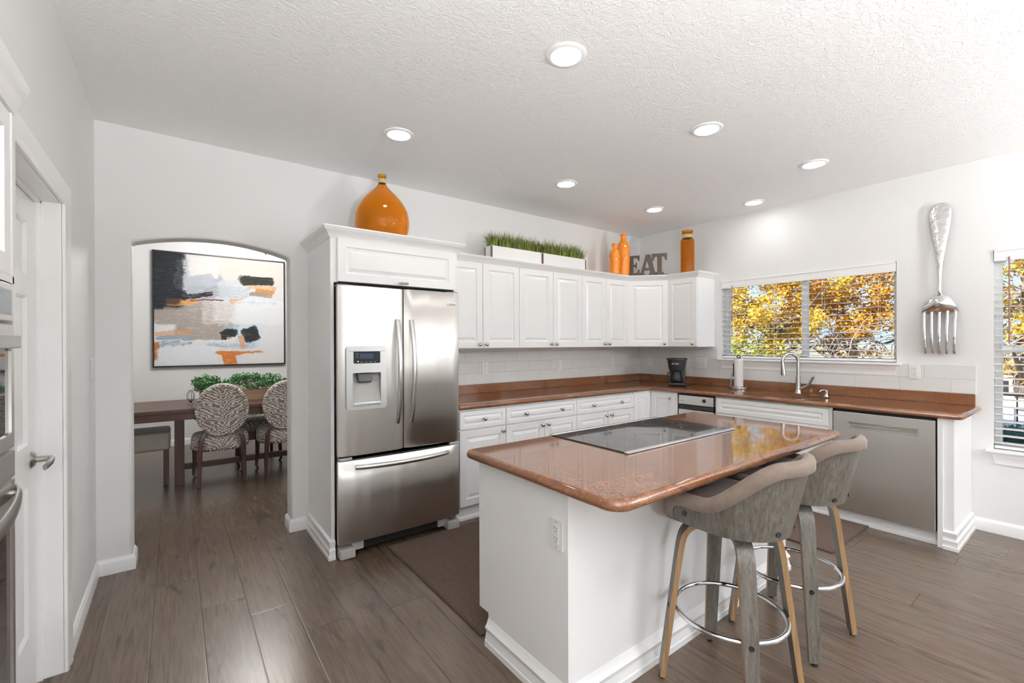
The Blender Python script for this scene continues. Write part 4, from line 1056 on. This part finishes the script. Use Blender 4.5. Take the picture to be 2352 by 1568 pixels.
# EAT letters
def letters():
    b = MB(); H = .228
    E = [(0, 0), (.135, 0), (.135, .068), (.118, .068), (.110, .034), (.068, .026), (.068, .098), (.088, .098), (.095, .080), (.106, .080), (.106, .148), (.095, .148), (.088, .126), (.068, .126), (.068, .202), (.108, .196), (.120, .168), (.136, .168), (.136, H), (0, H), (0, .206), (.020, .200), (.020, .028), (0, .022)]
    Ao = [(.125, 0), (.195, 0), (.195, .020), (.180, .026), (.188, .056), (.244, .056), (.250, .026), (.238, .020), (.238, 0), (.322, 0), (.322, .020), (.306, .026), (.252, .232), (.204, .232), (.150, .030), (.125, .022)]
    Ai = [(.195, .080), (.217, .160), (.238, .080)]
    T = [(.305, 0), (.398, 0), (.398, .022), (.376, .030), (.376, .204), (.400, .200), (.412, .160), (.432, .160), (.432, .236), (.268, .236), (.268, .160), (.288, .160), (.300, .200), (.326, .204), (.326, .030), (.305, .022)]
    for y_, P, Hh in ((0, E, []), (.0, Ao, [Ai]), (.0, T, [])): b.plate([(x-.216, z+.012) for x, z in P], [[(x-.216, z+.012) for x, z in h] for h in Hh], -.010, .010)
    b.box(-.216, .216, -.0105, .0105, 0, .013)
    o = b.build('letter_sign', 'bronze', None, (-.475, -.470, 2.1455), (0, 0, R(-57)), smooth=0); tag(o, 'dark bronze metal letters spelling EAT above the corner cabinet', 'sign')
letters()
# grass planters
def grass_planter(label, x0, x1, seed):
    t = thing('grass_planter', label, 'planter', ((x0+x1)/2, -.275, 2.1455), 0, 'white trough planters of artificial grass')
    a = (x1-x0)/2; d = .056; H = .118
    MB().plate([(-a, -d), (a, -d), (a, d), (-a, d)], [[(-a+.006, -d+.006), (a-.006, -d+.006), (a-.006, d-.006), (-a+.006, d-.006)]], 0, H, 'z').box(-a+.005, a-.005, -d+.005, d-.005, .001, H-.02).build('trough', 'plastic', t)
    b = MB()
    for sx in (-1, 1):
        b.box(sx*a-(.0 if sx < 0 else .011), sx*a+(.011 if sx < 0 else 0), -d-.0012, -d, .001, H-.004)
        b.box(sx*(a+.0008)-.0008, sx*(a+.0008)+.0008, -d-.0012, -d+.014, .001, H-.004); b.box(sx*(a+.0008)-.0008, sx*(a+.0008)+.0008, d-.014, d, .001, H-.004)
    b.build('corner_strips', 'brownmirror', t)
    rnd = random.Random(seed); g_ = MB()
    for _ in range(1150):
        x = rnd.uniform(-a+.01, a-.01); y = rnd.uniform(-d+.01, d-.01); ex = (abs(x)/a)**6*.6
        L = rnd.uniform(.11, .20); ang = rnd.uniform(0, 2*PI); ln = rnd.uniform(.1, .85)+ex
        if rnd.random() < ex: ang = 0 if x > 0 else PI; ang += rnd.uniform(-.5, .5)
        dx, dy = math.cos(ang), math.sin(ang); wv = rnd.uniform(.0018, .0036); tx, ty = -dy, dx; px, py, pz = x, y, H-.025; el = R(88); vs = []
        n_ = 5
        for k in range(n_+1):
            w_ = wv*(1-(k/n_)**1.6)+.0002; vs += [(px+tx*w_, py+ty*w_, pz), (px-tx*w_, py-ty*w_, pz)]
            px += dx*math.cos(el)*L/n_; py += dy*math.cos(el)*L/n_; pz += math.sin(el)*L/n_; el -= ln*R(26)*(k*.45+.5)
        g_.add(vs, [(2*k, 2*k+1, 2*k+3, 2*k+2) for k in range(n_)])
    o = g_.build('grass_blades', 'grass', t, smooth=0, fix=False); o['kind'] = 'stuff'
grass_planter('white trough planter of green grass, left half nearer the refrigerator', -2.512, -1.918, 5)
grass_planter('white trough planter of green grass, right half nearer the vases', -1.914, -1.318, 9)

# giant fork
t = thing('wall_fork', 'giant polished silver fork hung on the wall right of the window', 'wall decoration', (-.004, -2.838, 1.295), R(-90))
sec = curve([(1.765, .017, .010, .030), (1.80, .0125, .010, .034), (1.90, .0145, .010, .036), (2.02, .022, .009, .036), (2.14, .036, .008, .034), (2.25, .050, .008, .030), (2.34, .059, .0075, .028), (2.40, .060, .007, .026), (2.44, .046, .006, .025), (2.460, .020, .004, .025), (2.4635, .003, .002, .025)], 5)
b = MB(); vs = []; n_ = 20
for z, w_, th, off in sec:
    for k in range(n_): q = 2*PI*k/n_; vs.append((w_*math.cos(q)+(z-1.9)*.012, -off+th*math.sin(q), z-1.295))
b.add(vs, [(i*n_+k, i*n_+(k+1) % n_, (i+1)*n_+(k+1) % n_, (i+1)*n_+k) for i in range(len(sec)-1) for k in range(n_)]+[tuple(range(n_)), tuple((len(sec)-1)*n_+k for k in range(n_))])
hm = N('hammered_aluminium', Base_Color=(.82, .82, .82), Roughness=.17, Metallic=1); hm.bump(hm.noise(hm.co(), 22, 2), .35, .012)
b.build('handle', hm.m, t, smooth=70)
b = MB()
def head(u, v, off=0):
    w_ = .103*min(1, (max(0, v)*1.15+.015)**.48)-.002*max(0, v-.8); x = (2*u-1)*w_; bul = math.sin(PI*min(1, v*.92+.04))
    return (x, -.014-.050*bul*(1-.55*(2*u-1)**2)+off, (1.765-.150*v)-1.295)
b.grid(24, 16, lambda u, v: head(u, v)); b.grid(24, 16, lambda u, v: head(u, v, .006))
b.grid(24, 1, lambda u, v: head(u, 0, .006*v)); b.grid(24, 1, lambda u, v: head(u, 1, .006*v)); b.grid(1, 16, lambda u, v: head(0, v, .006*u)); b.grid(1, 16, lambda u, v: head(1, v, .006*u))
b.build('head', 'silver', t, smooth=60, fix=False)
for k in range(5):
    xt = -.090+.045*k; xb = -.080+.0405*k; pts = []
    for j in range(13):
        u = j/12; pts.append((xt+(xb-xt)*u, -.020-.028*math.sin(PI*u*.9+.1), .322-.317*u))
    MB().tube(pts, [.0150, .0125, .0110]+[.0110]*8+[.010, .007], 12, ry=.0105).build('tine', hm.m, t, smooth=60)

# ================================================================== DINING ROOM
t = thing('dining_table', 'dark walnut trestle dining table seen through the arch', 'dining table', (-4.07, 2.145, 0))
b = MB(); b.box(-1.62, 1.62, -.475, .475, .732, .770, .004); b.build('tabletop', 'walnut', t)
b = MB(); b.box(-1.58, 1.58, -.455, .455, .664, .732, .003); b.build('apron', 'walnut', t)
for sx in (-1, 1):
    for sy in (-1, 1): MB().box(sx*.668-.040, sx*.668+.040, sy*.245-.035, sy*.245+.035, .0, .665, .004).build('leg', 'walnut_v', t)
    MB().box(sx*.668-.035, sx*.668+.035, -.20, .20, .09, .15, .003).build('cross_beam', 'walnut', t)
    b = MB(); 
    for sy in (-.03, .03): b.add([(sx*.63, sy, .665), (sx*.53, sy, .665), (sx*.16, sy, .40), (sx*.16, sy, .33)], [(0, 1, 2, 3)])
    b.f += [(0, 1, 5, 4), (1, 2, 6, 5), (2, 3, 7, 6), (3, 0, 4, 7)]; b.mi += [0]*4; b.build('brace', 'walnut', t)
MB().box(-.665, .665, -.03, .03, .092, .152, .003).build('stretcher', 'walnut', t)
MB().box(-.17, .17, -.03, .03, .32, .41, .003).build('brace_block', 'walnut', t)
def make_chair():
    t = thing('dining_chair', 'x', 'dining chair', (0, 0, 0), 0, 'zebra upholstered oval back chairs')
    tilt = R(7); cz = .745
    def P(x, d, z): # oval-back frame to local: d outward towards -y
        zz = z-cz; return (x, -.255-zz*math.sin(tilt)-d*math.cos(tilt), cz+zz*math.cos(tilt)-d*math.sin(tilt))
    b = MB(); vs = []; n_ = 56; L = [(1.0, .020), (1.0, -.020), (.97, -.030), (.93, -.034), (.86, -.030), (.84, -.026), (.4, -.031), (.0001, -.033)]
    for (s_, d) in L:
        for k in range(n_): q = 2*PI*k/n_; vs.append(P(.224*s_*math.cos(q), -d, cz+.262*s_*math.sin(q)))
    for (s_, d) in [(.97, .028), (.88, .030), (.86, .026), (.5, .030), (.0001, .031)]:
        for k in range(n_): q = 2*PI*k/n_; vs.append(P(.224*s_*math.cos(q), -d, cz+.262*s_*math.sin(q)))
    m_ = len(L); fs = [(i*n_+k, i*n_+(k+1) % n_, (i+1)*n_+(k+1) % n_, (i+1)*n_+k) for i in range(m_-1) for k in range(n_)]
    fs += [(k, (k+1) % n_, m_*n_+(k+1) % n_, m_*n_+k) for k in range(n_)]+[((m_+i)*n_+k, (m_+i)*n_+(k+1) % n_, (m_+i+1)*n_+(k+1) % n_, (m_+i+1)*n_+k) for i in range(4) for k in range(n_)]
    b.add(vs, fs); bk = b.build('backrest', 'zebra', t, smooth=40)
    b = MB()
    for k in range(42):
        q = 2*PI*k/42; p = Vector(P(.192*math.cos(q), .0275, cz+.228*math.sin(q))); b.lathe([(.0065, 0), (.005, .003), (0, .0045)], 8, Matrix.Translation(p) @ Matrix.Rotation(R(90)-tilt, 4, 'X'))
    o = b.build('nailhead_trim', 'nail', bk); o['kind'] = 'stuff'
    b = MB(); vs = []; n_ = 40; L = [(.94, .335), (1.0, .345), (1.02, .40), (1.0, .455), (.93, .485), (.6, .505), (.0001, .515)]
    for s_, z in L:
        for k in range(n_):
            q = 2*PI*k/n_; c_, s2_ = math.cos(q), math.sin(q); vs.append((.245*s_*abs(c_)**.75*(1 if c_ > 0 else -1)*(1+.04*s2_), .235*s_*abs(s2_)**.75*(1 if s2_ > 0 else -1), z))
    b.add(vs, [(i*n_+k, i*n_+(k+1) % n_, (i+1)*n_+(k+1) % n_, (i+1)*n_+k) for i in range(len(L)-1) for k in range(n_)]+[tuple(range(n_))[::-1]])
    st = b.build('seat', 'zebra', t, smooth=50)
    b = MB()
    for k in range(48):
        q = 2*PI*k/48; c_, s2_ = math.cos(q), math.sin(q); p = Vector((.247*abs(c_)**.75*(1 if c_ > 0 else -1)*(1+.04*s2_), .236*abs(s2_)**.75*(1 if s2_ > 0 else -1), .352)); n2 = Vector((c_, s2_, 0))
        b.lathe([(.0065, 0), (.005, .003), (0, .0045)], 8, Matrix.Translation(p) @ n2.to_track_quat('Z', 'Y').to_matrix().to_4x4())
    o = b.build('nailhead_trim', 'nail', st); o['kind'] = 'stuff'
    def bar(name, pts, ws):
        b = MB(); vs = []
        for (x, y, z), w_ in zip(pts, ws): vs += [(x-w_, y-w_, z), (x+w_, y-w_, z), (x+w_, y+w_, z), (x-w_, y+w_, z)]
        n2 = len(pts); b.add(vs, [(i*4+j, i*4+(j+1) % 4, i*4+4+(j+1) % 4, i*4+4+j) for i in range(n2-1) for j in range(4)]+[(0, 3, 2, 1), tuple((n2-1)*4+j for j in range(4))])
        o = b.build(name, 'walnut_v', t); bv = o.modifiers.new('b', 'BEVEL'); bv.width = .005; bv.segments = 2
    for sx in (-1, 1):
        bar('leg', [(sx*.190, -.235, 0), (sx*.188, -.225, .12), (sx*.182, -.232, .33), (sx*.176, -.240, .45), (sx*.150, -.232, .515), (sx*.130, -.222, .548)], [.015, .018, .020, .020, .019, .015])
        bar('leg', [(sx*.205, .225, 0), (sx*.222, .235, .03), (sx*.212, .222, .16), (sx*.212, .215, .34)], [.013, .014, .019, .022])
    return t
c1 = make_chair(); c2 = dup(c1); c3 = dup(c1)
place(c1, (-4.398, 1.875, 0), 0, 'zebra print oval back chair fully visible through the arch')
place(c2, (-3.822, 1.895, 0), 0, 'zebra print oval back chair cut off by the arch jamb')
place(c3, (-3.98, 2.56, 0), R(180), 'zebra print chair on the far side of the dining table')
# bench
t = thing('upholstered_bench', 'grey beige leather bench with dark legs under the table end', 'bench', (-5.22, 2.115, 0))
o = MB().box(-.41, .41, -.225, .225, .355, .535, .028, seg=4).build('seat', 'leather', t, smooth=60)
b = MB(); 
for sx in (-1, 1):
    for sy in (-1, 1): MB().box(sx*.375-.020, sx*.375+.020, sy*.195-.020, sy*.195+.020, 0, .365, .003).build('leg', 'walnut_v', t)
# boxwood trough and small ornament
t = thing('boxwood_planter', 'pale wooden trough of green boxwood on the dining table', 'planter', (-4.02, 2.16, .7705))
b = MB(); b.box(-.56, .56, -.085, .085, 0, .026, .002); b.plate([(-.545, -.07), (.545, -.07), (.545, .07), (-.545, .07)], [[(-.53, -.055), (.53, -.055), (.53, .055), (-.53, .055)]], .026, .112, 'z'); b.build('wooden_trough', 'pine', t)
rnd = random.Random(4); g_ = MB(); cl = [(rnd.uniform(-.60, .60), rnd.gauss(0, .05), rnd.uniform(.13, .255), rnd.uniform(.035, .062)) for _ in range(70)]
def fn(r_):
    x, y, z, q = r_.choice(cl); d = Vector((r_.gauss(0, 1), r_.gauss(0, 1), r_.gauss(0, 1))).normalized(); k = q*r_.uniform(.5, 1.05)
    return (x+d.x*k, y+d.y*k, max(.10, z+d.z*k)), (d.x, d.y, d.z)
leaf_cloud(g_, fn, 6500, .024, rnd); o = g_.build('boxwood_leaves', 'boxwood', t, smooth=0, fix=False); o['kind'] = 'stuff'
t = thing('glass_ornament', 'small clear ribbed glass ornament beside the boxwood trough', 'ornament', (-4.640, 2.12, .7705))
b = MB(); 
for k in range(9):
    a_ = 2*PI*k/9; b.tube([(0, 0, .01), (.03*math.cos(a_), .03*math.sin(a_), .05), (.036*math.cos(a_), .036*math.sin(a_), .09), (.012*math.cos(a_), .012*math.sin(a_), .14)], .004, 6)
b.lathe([(.025, 0), (.025, .006), (0, .008)], 16); b.build('ribs', 'clear', t)

# painting ------------------------------------------------------------
def mk_painting():
    a = N('abstract_painted_canvas', Roughness=.85); a.b.inputs['Specular IOR Level'].default_value = .15
    v = a.co('Object'); x, y, z = a.sep(v)       # x 0..1 left to right, z 0..1 bottom to top
    nz = a.n('TexNoise', {'Vector': a.mapping(v, (6, 1, 9)), 'Scale': 1, 'Detail': 6, 'Roughness': .62}).outputs[1]
    nf = a.n('TexNoise', {'Vector': a.mapping(v, (40, 1, 18)), 'Scale': 1, 'Detail': 5, 'Roughness': .7}).outputs[1]
    w1 = a.n('VectorMath', {0: nz, 1: (.5, .5, .5)}, operation='SUBTRACT').outputs[0]; w2 = a.n('VectorMath', {0: nf, 1: (.5, .5, .5)}, operation='SUBTRACT').outputs[0]
    def warp(amp, amp2):
        p = a.n('VectorMath', {0: w1, 1: (amp, amp, amp), 2: v}, operation='MULTIPLY_ADD').outputs[0]
        return a.n('VectorMath', {0: w2, 1: (amp2, amp2, amp2), 2: p}, operation='MULTIPLY_ADD').outputs[0]
    W0 = warp(.06, .03); W1_ = warp(.12, .09)
    def blob(c, col, cx, cz, hx, hz, rot=0, soft=.02, op=1, rough=False, p=6):
        m_ = a.mapping(W1_ if rough else W0, (1, 1, 1), (0, 0, 0))
        m2 = a.n('VectorMath', {0: m_, 1: (cx, 0, cz)}, operation='SUBTRACT').outputs[0]
        if rot: m2 = a.n('VectorRotate', {'Vector': m2, 'Angle': R(rot)}, rotation_type='Y_AXIS').outputs[0]
        X, _, Z = a.sep(m2)
        d = a.math('ADD', a.math('POWER', a.math('ABSOLUTE', a.math('DIVIDE', X, hx)), p), a.math('POWER', a.math('ABSOLUTE', a.math('DIVIDE', Z, hz)), p))
        f_ = a.ramp(d, [(0, op), (max(0, .6-soft*6), op), (.999, 0)])
        if rough: f_ = a.math('MULTIPLY', f_, a.ramp(a.noise(a.mapping(v, (9, 1, 30)), 2.4, 5, .7), [(.40, .15), (.56, 1)]))
        return a.mix(f_, c, col)
    c = a.mix(a.noise(v, 5, 4), (.76, .74, .72), (.66, .69, .74))
    c = blob(c, (.70, .66, .58), .65, .86, .40, .13, op=.7)
    c = blob(c, (.33, .28, .25), .20, .50, .24, .14, op=.9)            # taupe field left
    c = blob(c, (.36, .31, .28), .36, .32, .22, .09)                    # taupe below
    c = blob(c, (.28, .32, .36), .30, .66, .20, .10, 25, rough=True)      # blue grey drag
    c = blob(c, (.42, .45, .50), .37, .70, .16, .12, 20)
    c = blob(c, (.60, .64, .70), .47, .66, .12, .12, rough=True)
    c = blob(c, (.028, .032, .038), .07, .77, .17, .28, op=1)            # black upper left
    c = blob(c, (.028, .032, .038), .24, .655, .16, .05, 12)
    c = blob(c, (.028, .032, .038), .03, .55, .05, .06)
    c = blob(c, (.55, .57, .62), .205, .81, .055, .14, -6, rough=True)
    c = blob(c, (.75, .74, .71), .36, .88, .115, .095, op=1)             # warm white block
    c = blob(c, (.46, .49, .55), .33, .735, .125, .085, 18, op=.9)
    c = blob(c, (.36, .36, .40), .41, .66, .085, .050, 30, op=.8)
    c = blob(c, (.60, .63, .68), .56, .72, .10, .07, 0, op=.6)
    c = blob(c, (.70, .34, .10), .20, .565, .12, .032, 4, rough=False, op=.85)
    c = blob(c, (.030, .033, .040), .31, .628, .12, .022, 14)
    c = blob(c, (.20, .07, .035), .38, .592, .13, .007, 4)
    c = blob(c, (.60, .56, .54), .45, .48, .12, .11, rough=True)           # textured cream
    c = blob(c, (.50, .55, .60), .58, .68, .13, .06, rough=True)
    c = blob(c, (.66, .36, .16), .60, .60, .05, .035, rough=True)
    c = blob(c, (.66, .40, .20), .80, .735, .13, .020, rough=True)
    c = blob(c, (.64, .26, .06), .83, .70, .09, .022, -3)
    c = blob(c, (.34, .28, .24), .80, .665, .10, .022, -3)
    c = blob(c, (.76, .78, .80), .80, .50, .22, .12, op=.95)             # white field right
    c = blob(c, (.62, .66, .74), .76, .58, .20, .015, rough=True)
    c = blob(c, (.055, .053, .048), .765, .795, .142, .047, 2)             # dark bar top right
    c = blob(c, (.05, .05, .05), .635, .80, .02, .03, 0, rough=True)
    c = blob(c, (.33, .42, .50), .62, .345, .14, .035, rough=True)
    c = blob(c, (.030, .032, .036), .56, .30, .075, .038, -4)                # black figure
    c = blob(c, (.030, .032, .036), .50, .275, .022, .045)
    c = blob(c, (.62, .70, .76), .70, .27, .105, .105, -14)
    c = blob(c, (.032, .034, .038), .715, .285, .072, .072, 20)
    c = blob(c, (.38, .47, .56), .56, .185, .20, .024, rough=True)
    c = blob(c, (.62, .27, .08), .64, .22, .022, .06, 12, op=.8)
    c = blob(c, (.62, .30, .12), .14, .295, .13, .022, 3, rough=False, op=.7)
    c = blob(c, (.28, .36, .44), .14, .255, .12, .020, 3)
    c = blob(c, (.28, .36, .42), .13, .205, .14, .020, 3, rough=True)
    c = blob(c, (.50, .16, .03), .02, .14, .022, .08)
    c = blob(c, (.74, .76, .82), .24, .10, .22, .085, op=.95)            # white lower left
    c = blob(c, (.62, .20, .05), .62, .118, .20, .018, 1)                  # orange streak
    c = blob(c, (.60, .19, .04), .545, .065, .055, .07, 8)
    c = blob(c, (.74, .74, .72), .82, .060, .20, .060, op=.95)
    c = a.mix(a.ramp(a.noise(a.mapping(v, (4, 1, 30)), 2.2, 7, .75), [(.50, 0), (.66, .22)]), c, (.50, .53, .58))
    c = a.mix(a.ramp(a.noise(a.mapping(v, (5, 1, 24), (3, 0, 5)), 2.4, 7, .78), [(.54, 0), (.66, .42)]), c, (.80, .79, .77))
    c = blob(c, (.030, .033, .040), .06, .78, .155, .26, op=.9)
    c = blob(c, (.045, .043, .038), .765, .795, .130, .040, 2, op=.8)
    c = blob(c, (.030, .032, .036), .56, .305, .06, .026, -4, op=.8)
    c = blob(c, (.032, .034, .038), .72, .290, .058, .058, 20, op=.8)
    a.set('Base Color', c); a.bump(a.noise(a.mapping(v, (20, 1, 45)), 1.5, 5, .7), .2, .01)
    return a.m
PX0, PX1, PZ0, PZ1 = -5.012, -3.408, 1.080, 2.652
t = thing('abstract_painting', 'large framed abstract painting in black, white, grey and orange', 'painting', (PX0, DY-.002, PZ0))
WW, HH = PX1-PX0, PZ1-PZ0
o = MB().box(.012, .988, -.03, 0, .012, .988).build('canvas', mk_painting(), t); o.scale = (WW, 1, HH)
MB().plate([(0, 0), (WW, 0), (WW, HH), (0, HH)], [[(.014, .014), (WW-.014, .014), (WW-.014, HH-.014), (.014, HH-.014)]], -.045, 0).build('frame', 'blackplastic', t)
# chandelier (only its finial shows under the arch)
t = thing('chandelier', 'dark metal chandelier, only its finial visible under the arch', 'chandelier', (-3.93, 2.2, 0))
b = MB(); b.lathe([(.002, 2.418), (.010, 2.424), (.013, 2.434), (.007, 2.446), (.014, 2.46), (.014, 2.62), (.006, 2.64), (.006, 3.03), (.05, 3.035), (.05, 3.049)], 20); b.build('stem', 'bronze', t)
b = MB(); b.tube([(.30*math.cos(2*PI*k/48), .30*math.sin(2*PI*k/48), 2.60) for k in range(48)], .008, 8, True)
for k in range(6): a_ = PI*k/3; b.cyl((0, 0, 2.6), (.30*math.cos(a_), .30*math.sin(a_), 2.6), .006, 6)
b.build('ring_frame', 'bronze', t)
for k in range(6):
    a_ = PI*k/3; MB().lathe([(.012, 2.605), (.012, 2.65), (.030, 2.68), (.036, 2.705), (.030, 2.73), (0, 2.745)], 14, Matrix.Translation((.30*math.cos(a_), .30*math.sin(a_), 0))).build('bulb', 'bulb', t)

# ================================================================== OUTSIDE
def mk_ground():
    a = N('dry_grass_ground', Roughness=.95); v = a.co()
    c = a.mix(a.ramp(a.noise(v, .6, 6, .6), [(.35, 0), (.65, 1)]), (.62, .50, .33), (.50, .42, .26)); c = a.mix(a.ramp(a.noise(v, 9, 4), [(.4, 0), (.7, .6)]), c, (.40, .36, .18)); a.set('Base Color', c); return a.m
b = MB(); prof = [(-30, -.35), (.16, -.35), (9, -.35), (14, -.8), (22, -2.0), (40, -3.8), (70, -5.2), (160, -6), (400, -2)]
b.v = []; 
for x, z in prof: b.v += [(x, -160, z), (x, 260, z)]
b.f = [(2*k, 2*k+2, 2*k+3, 2*k+1) for k in range(len(prof)-1)]; b.mi = [0]*len(b.f)
o = b.build('ground', mk_ground(), None, smooth=0, fix=False); tag(o, 'dry grass slope outside the windows', 'ground', kind='structure')
def tree(label, base, crown, leafmat, n_leaf, size, seed, lean=(0, 0), group='autumn trees in the yard'):
    rnd = random.Random(seed); t = thing('autumn_tree', label, 'tree', base, 0, group)
    H = crown[2]; b = MB(); tops = []
    trunk = [(lean[0]*k/5+rnd.gauss(0, .03)*(k > 0), lean[1]*(k/5)**1.3+rnd.gauss(0, .03)*(k > 0), H*.75*k/5) for k in range(6)]
    b.tube(trunk, [.22, .18, .155, .13, .11, .08], 12)
    for _ in range(10):
        k = rnd.choice([2, 3, 4, 5]); p = Vector(trunk[k]); a_ = rnd.uniform(0, 2*PI); L = rnd.uniform(.5, 1.1)*crown[0]; e = rnd.uniform(.0, .8)
        q = [p+Vector((math.cos(a_)*L*u, math.sin(a_)*L*u, L*e*u+.25*math.sin(u*3)*rnd.uniform(-.5, .8))) for u in (0, .25, .5, .75, 1)]
        b.tube(q, [.065, .05, .036, .024, .012], 8); tops.append(q)
    b.build('trunk', 'bark', t)
    tw = MB()
    for _ in range(170):
        q = rnd.choice(tops); p = q[rnd.choice([1, 2, 3, 4])]; d = Vector((rnd.gauss(0, 1), rnd.gauss(0, 1), rnd.gauss(-.1, .8)))*.45
        tw.tube([p, p+d*.5+Vector((0, 0, .06)), p+d+Vector((rnd.gauss(0, .1), rnd.gauss(0, .1), -.05))], [.013, .009, .004], 5)
    o = tw.build('twigs', 'twig', t); o['kind'] = 'stuff'
    cl = []
    for _ in range(95):
        d = Vector((rnd.gauss(0, 1), rnd.gauss(0, 1), rnd.gauss(0, 1))).normalized()*rnd.uniform(.25, 1)**.6
        cl.append((lean[0]+d.x*crown[0], lean[1]+d.y*crown[0], crown[2]+d.z*crown[1]*1.05, rnd.uniform(.16, .42)))
    def fn(r_):
        x, y, z, q = r_.choice(cl); d = Vector((r_.gauss(0, 1), r_.gauss(0, 1), r_.gauss(0, .8)))*q*.50
        return (x+d.x, y+d.y, z+d.z), (0, 0, .6)
    g_ = MB(); leaf_cloud(g_, fn, n_leaf, size, rnd, aspect=.8); o = g_.build('foliage', leafmat, t, smooth=0, fix=False); o['kind'] = 'stuff'
    return t
tree('yellow autumn tree behind the left pane of the sink window', (8.9, 2.10, -.35), (1.9, 1.8, 3.0), 'leafyellow', 20000, .078, 3, (0, .1))
tree('orange brown autumn tree behind the right pane of the sink window', (10.2, .55, -.45), (1.8, 1.75, 3.1), 'leaforange', 17000, .078, 11, (0, .2))
tree('yellow autumn tree seen through the tall right window', (9.0, -2.6, -.35), (1.6, 1.8, 3.0), 'leafyellow', 11000, .08, 21)
t = thing('shrub', 'yellow green shrub low behind the sink window', 'shrub', (8.0, 2.75, -.35))
rnd = random.Random(7); g_ = MB(); leaf_cloud(g_, lambda r_: ((r_.gauss(0, .55), r_.gauss(0, .6), 1.0+r_.gauss(0, .45)), (0, 0, 1)), 3200, .10, rnd, aspect=.8); o = g_.build('foliage', 'leafgreen', t, smooth=0, fix=False); o['kind'] = 'stuff'
MB().tube([(0, 0, 0), (.03, .02, .5), (0, .05, 1.1)], [.05, .035, .015], 8).build('stem', 'bark', t)
wallc = [plain('tan_stucco', (.62, .50, .42), .9), plain('pale_siding', (.70, .66, .62), .9), plain('rose_stucco', (.60, .45, .40), .9)]
roofc = [plain('rose_grey_roof', (.42, .30, .28), .9), plain('tan_roof', (.50, .40, .34), .9)]
rnd = random.Random(12); k = 0
hs_ = [(50, 12.5, 'rose walled house nearest the right end of the sink window'), (53, 25, 'white gabled house behind the yellow tree trunk'), (66, 36, 'tan house far off at the left end of the sink window'), (68, 18, 'pale house in the middle distance left of the window divider'),
       (84, 29, 'farthest pale house on the plain'), (84, 10, 'pink roofed house far off behind the orange tree'), (66, 1.5, 'far house seen in the tall right window')]
for x, y, lb in hs_:
    t = thing('house', lb, 'house', (x, y, -4.9 if x > 55 else -4.6), rnd.uniform(-.6, .6), 'far houses on the plain'); a_, c_, h_ = rnd.uniform(3.2, 4), rnd.uniform(4, 5), rnd.uniform(2.8, 3.8)
    MB().box(-a_, a_, -c_, c_, 0, h_).build('walls', wallc[k % 3], t)
    rh = rnd.uniform(1.1, 1.7); b = MB(); b.add([(-a_-.4, -c_-.3, h_), (a_+.4, -c_-.3, h_), (0, -c_-.3, h_+rh), (-a_-.4, c_+.3, h_), (a_+.4, c_+.3, h_), (0, c_+.3, h_+rh)], [(0, 1, 2), (3, 5, 4), (0, 2, 5, 3), (1, 4, 5, 2), (0, 3, 4, 1)])
    b.build('roof', roofc[k % 2], t)
    for j in range(3): MB().box(-a_-.03, -a_+.01, -c_*.7+j*c_*.6, -c_*.7+j*c_*.6+1.0, h_*.35, h_*.75).build('window', 'ovenglass', t)
    k += 1
# hedge, white wall and fence seen in the tall window
t = thing('hedge', 'dark green clipped hedge outside the tall right window', 'hedge', (2.9, -3.6, -.35))
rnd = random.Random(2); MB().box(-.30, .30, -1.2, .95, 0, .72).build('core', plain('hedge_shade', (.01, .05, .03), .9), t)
g_ = MB(); leaf_cloud(g_, lambda r_: ((r_.uniform(-.34, .34), r_.uniform(-1.22, .97), r_.uniform(.0, .78)), (0, 0, 1)), 7000, .045, rnd); o = g_.build('foliage', mk_leaf('hedge_leaves', [(.01, .09, .06), (.02, .16, .10), (.01, .06, .05)]), t, smooth=0, fix=False); o['kind'] = 'stuff'
o = MB().box(5.0, 5.2, -6, -2.3, -.35, .55).build('garden_wall', plain('white_render', (.85, .85, .85), .8)); tag(o, 'low white garden wall outside the tall right window', 'wall')
t = thing('metal_fence', 'thin black metal fence in front of the white garden wall', 'fence', (4.6, -3.2, -.35))
b = MB(); b.box(-.01, .01, -.9, .55, .98, 1.01); b.box(-.01, .01, -.9, .55, .12, .15); b.build('rail', 'blackplastic', t)
for k in range(9): MB().box(-.008, .008, -.9+k*.18-.008, -.9+k*.18+.008, 0, .98).build('bar', 'blackplastic', t)

# fill lights added out of view behind the camera to brighten the ceiling
t = thing('fill_uplight', 'uplight added out of view behind the camera as ceiling fill', 'lamp', (-4.55, -4.75, 0))
LH = 1.25
MB().lathe([(.14, 0), (.14, .02), (.02, .035), (.014, .05), (.014, LH-.08), (.02, LH-.06), (.05, LH-.05), (.19, LH+.02), (.20, LH+.03), (.185, LH+.025), (.05, LH-.035), (0, LH-.04)], 32).build('fill_stand', 'nickel', t)
MB().lathe([(0, LH-.005), (.15, LH-.005), (.15, LH), (0, LH+.002)], 32).build('fill_disc', mk_emit('fill_uplight_disc', (.98, .99, 1), FILL_UP/(PI*PI*.15*.15)), t)
place(dup(t), (-1.3, -6.0, 0), 0, 'second uplight added out of view behind the camera as ceiling fill')
t = thing('fill_globe', 'round glowing globe added out of view behind the camera as fill', 'lamp', (-1.0, -5.3, 0))  # hanging globe added as soft fill for ceiling and walls
b = MB(); b.lathe([(.17*math.sin(PI*k/20)+.0001, 2.05-.17*math.cos(PI*k/20)) for k in range(21)], 32); b.build('globe', mk_emit('fill_globe_glow', (.98, .99, 1), FILL_GLB/(PI*4*PI*.17*.17)), t)
MB().cyl((0, 0, 2.21), (0, 0, CH-.001), .006, 8).build('cord', 'blackplastic', t)
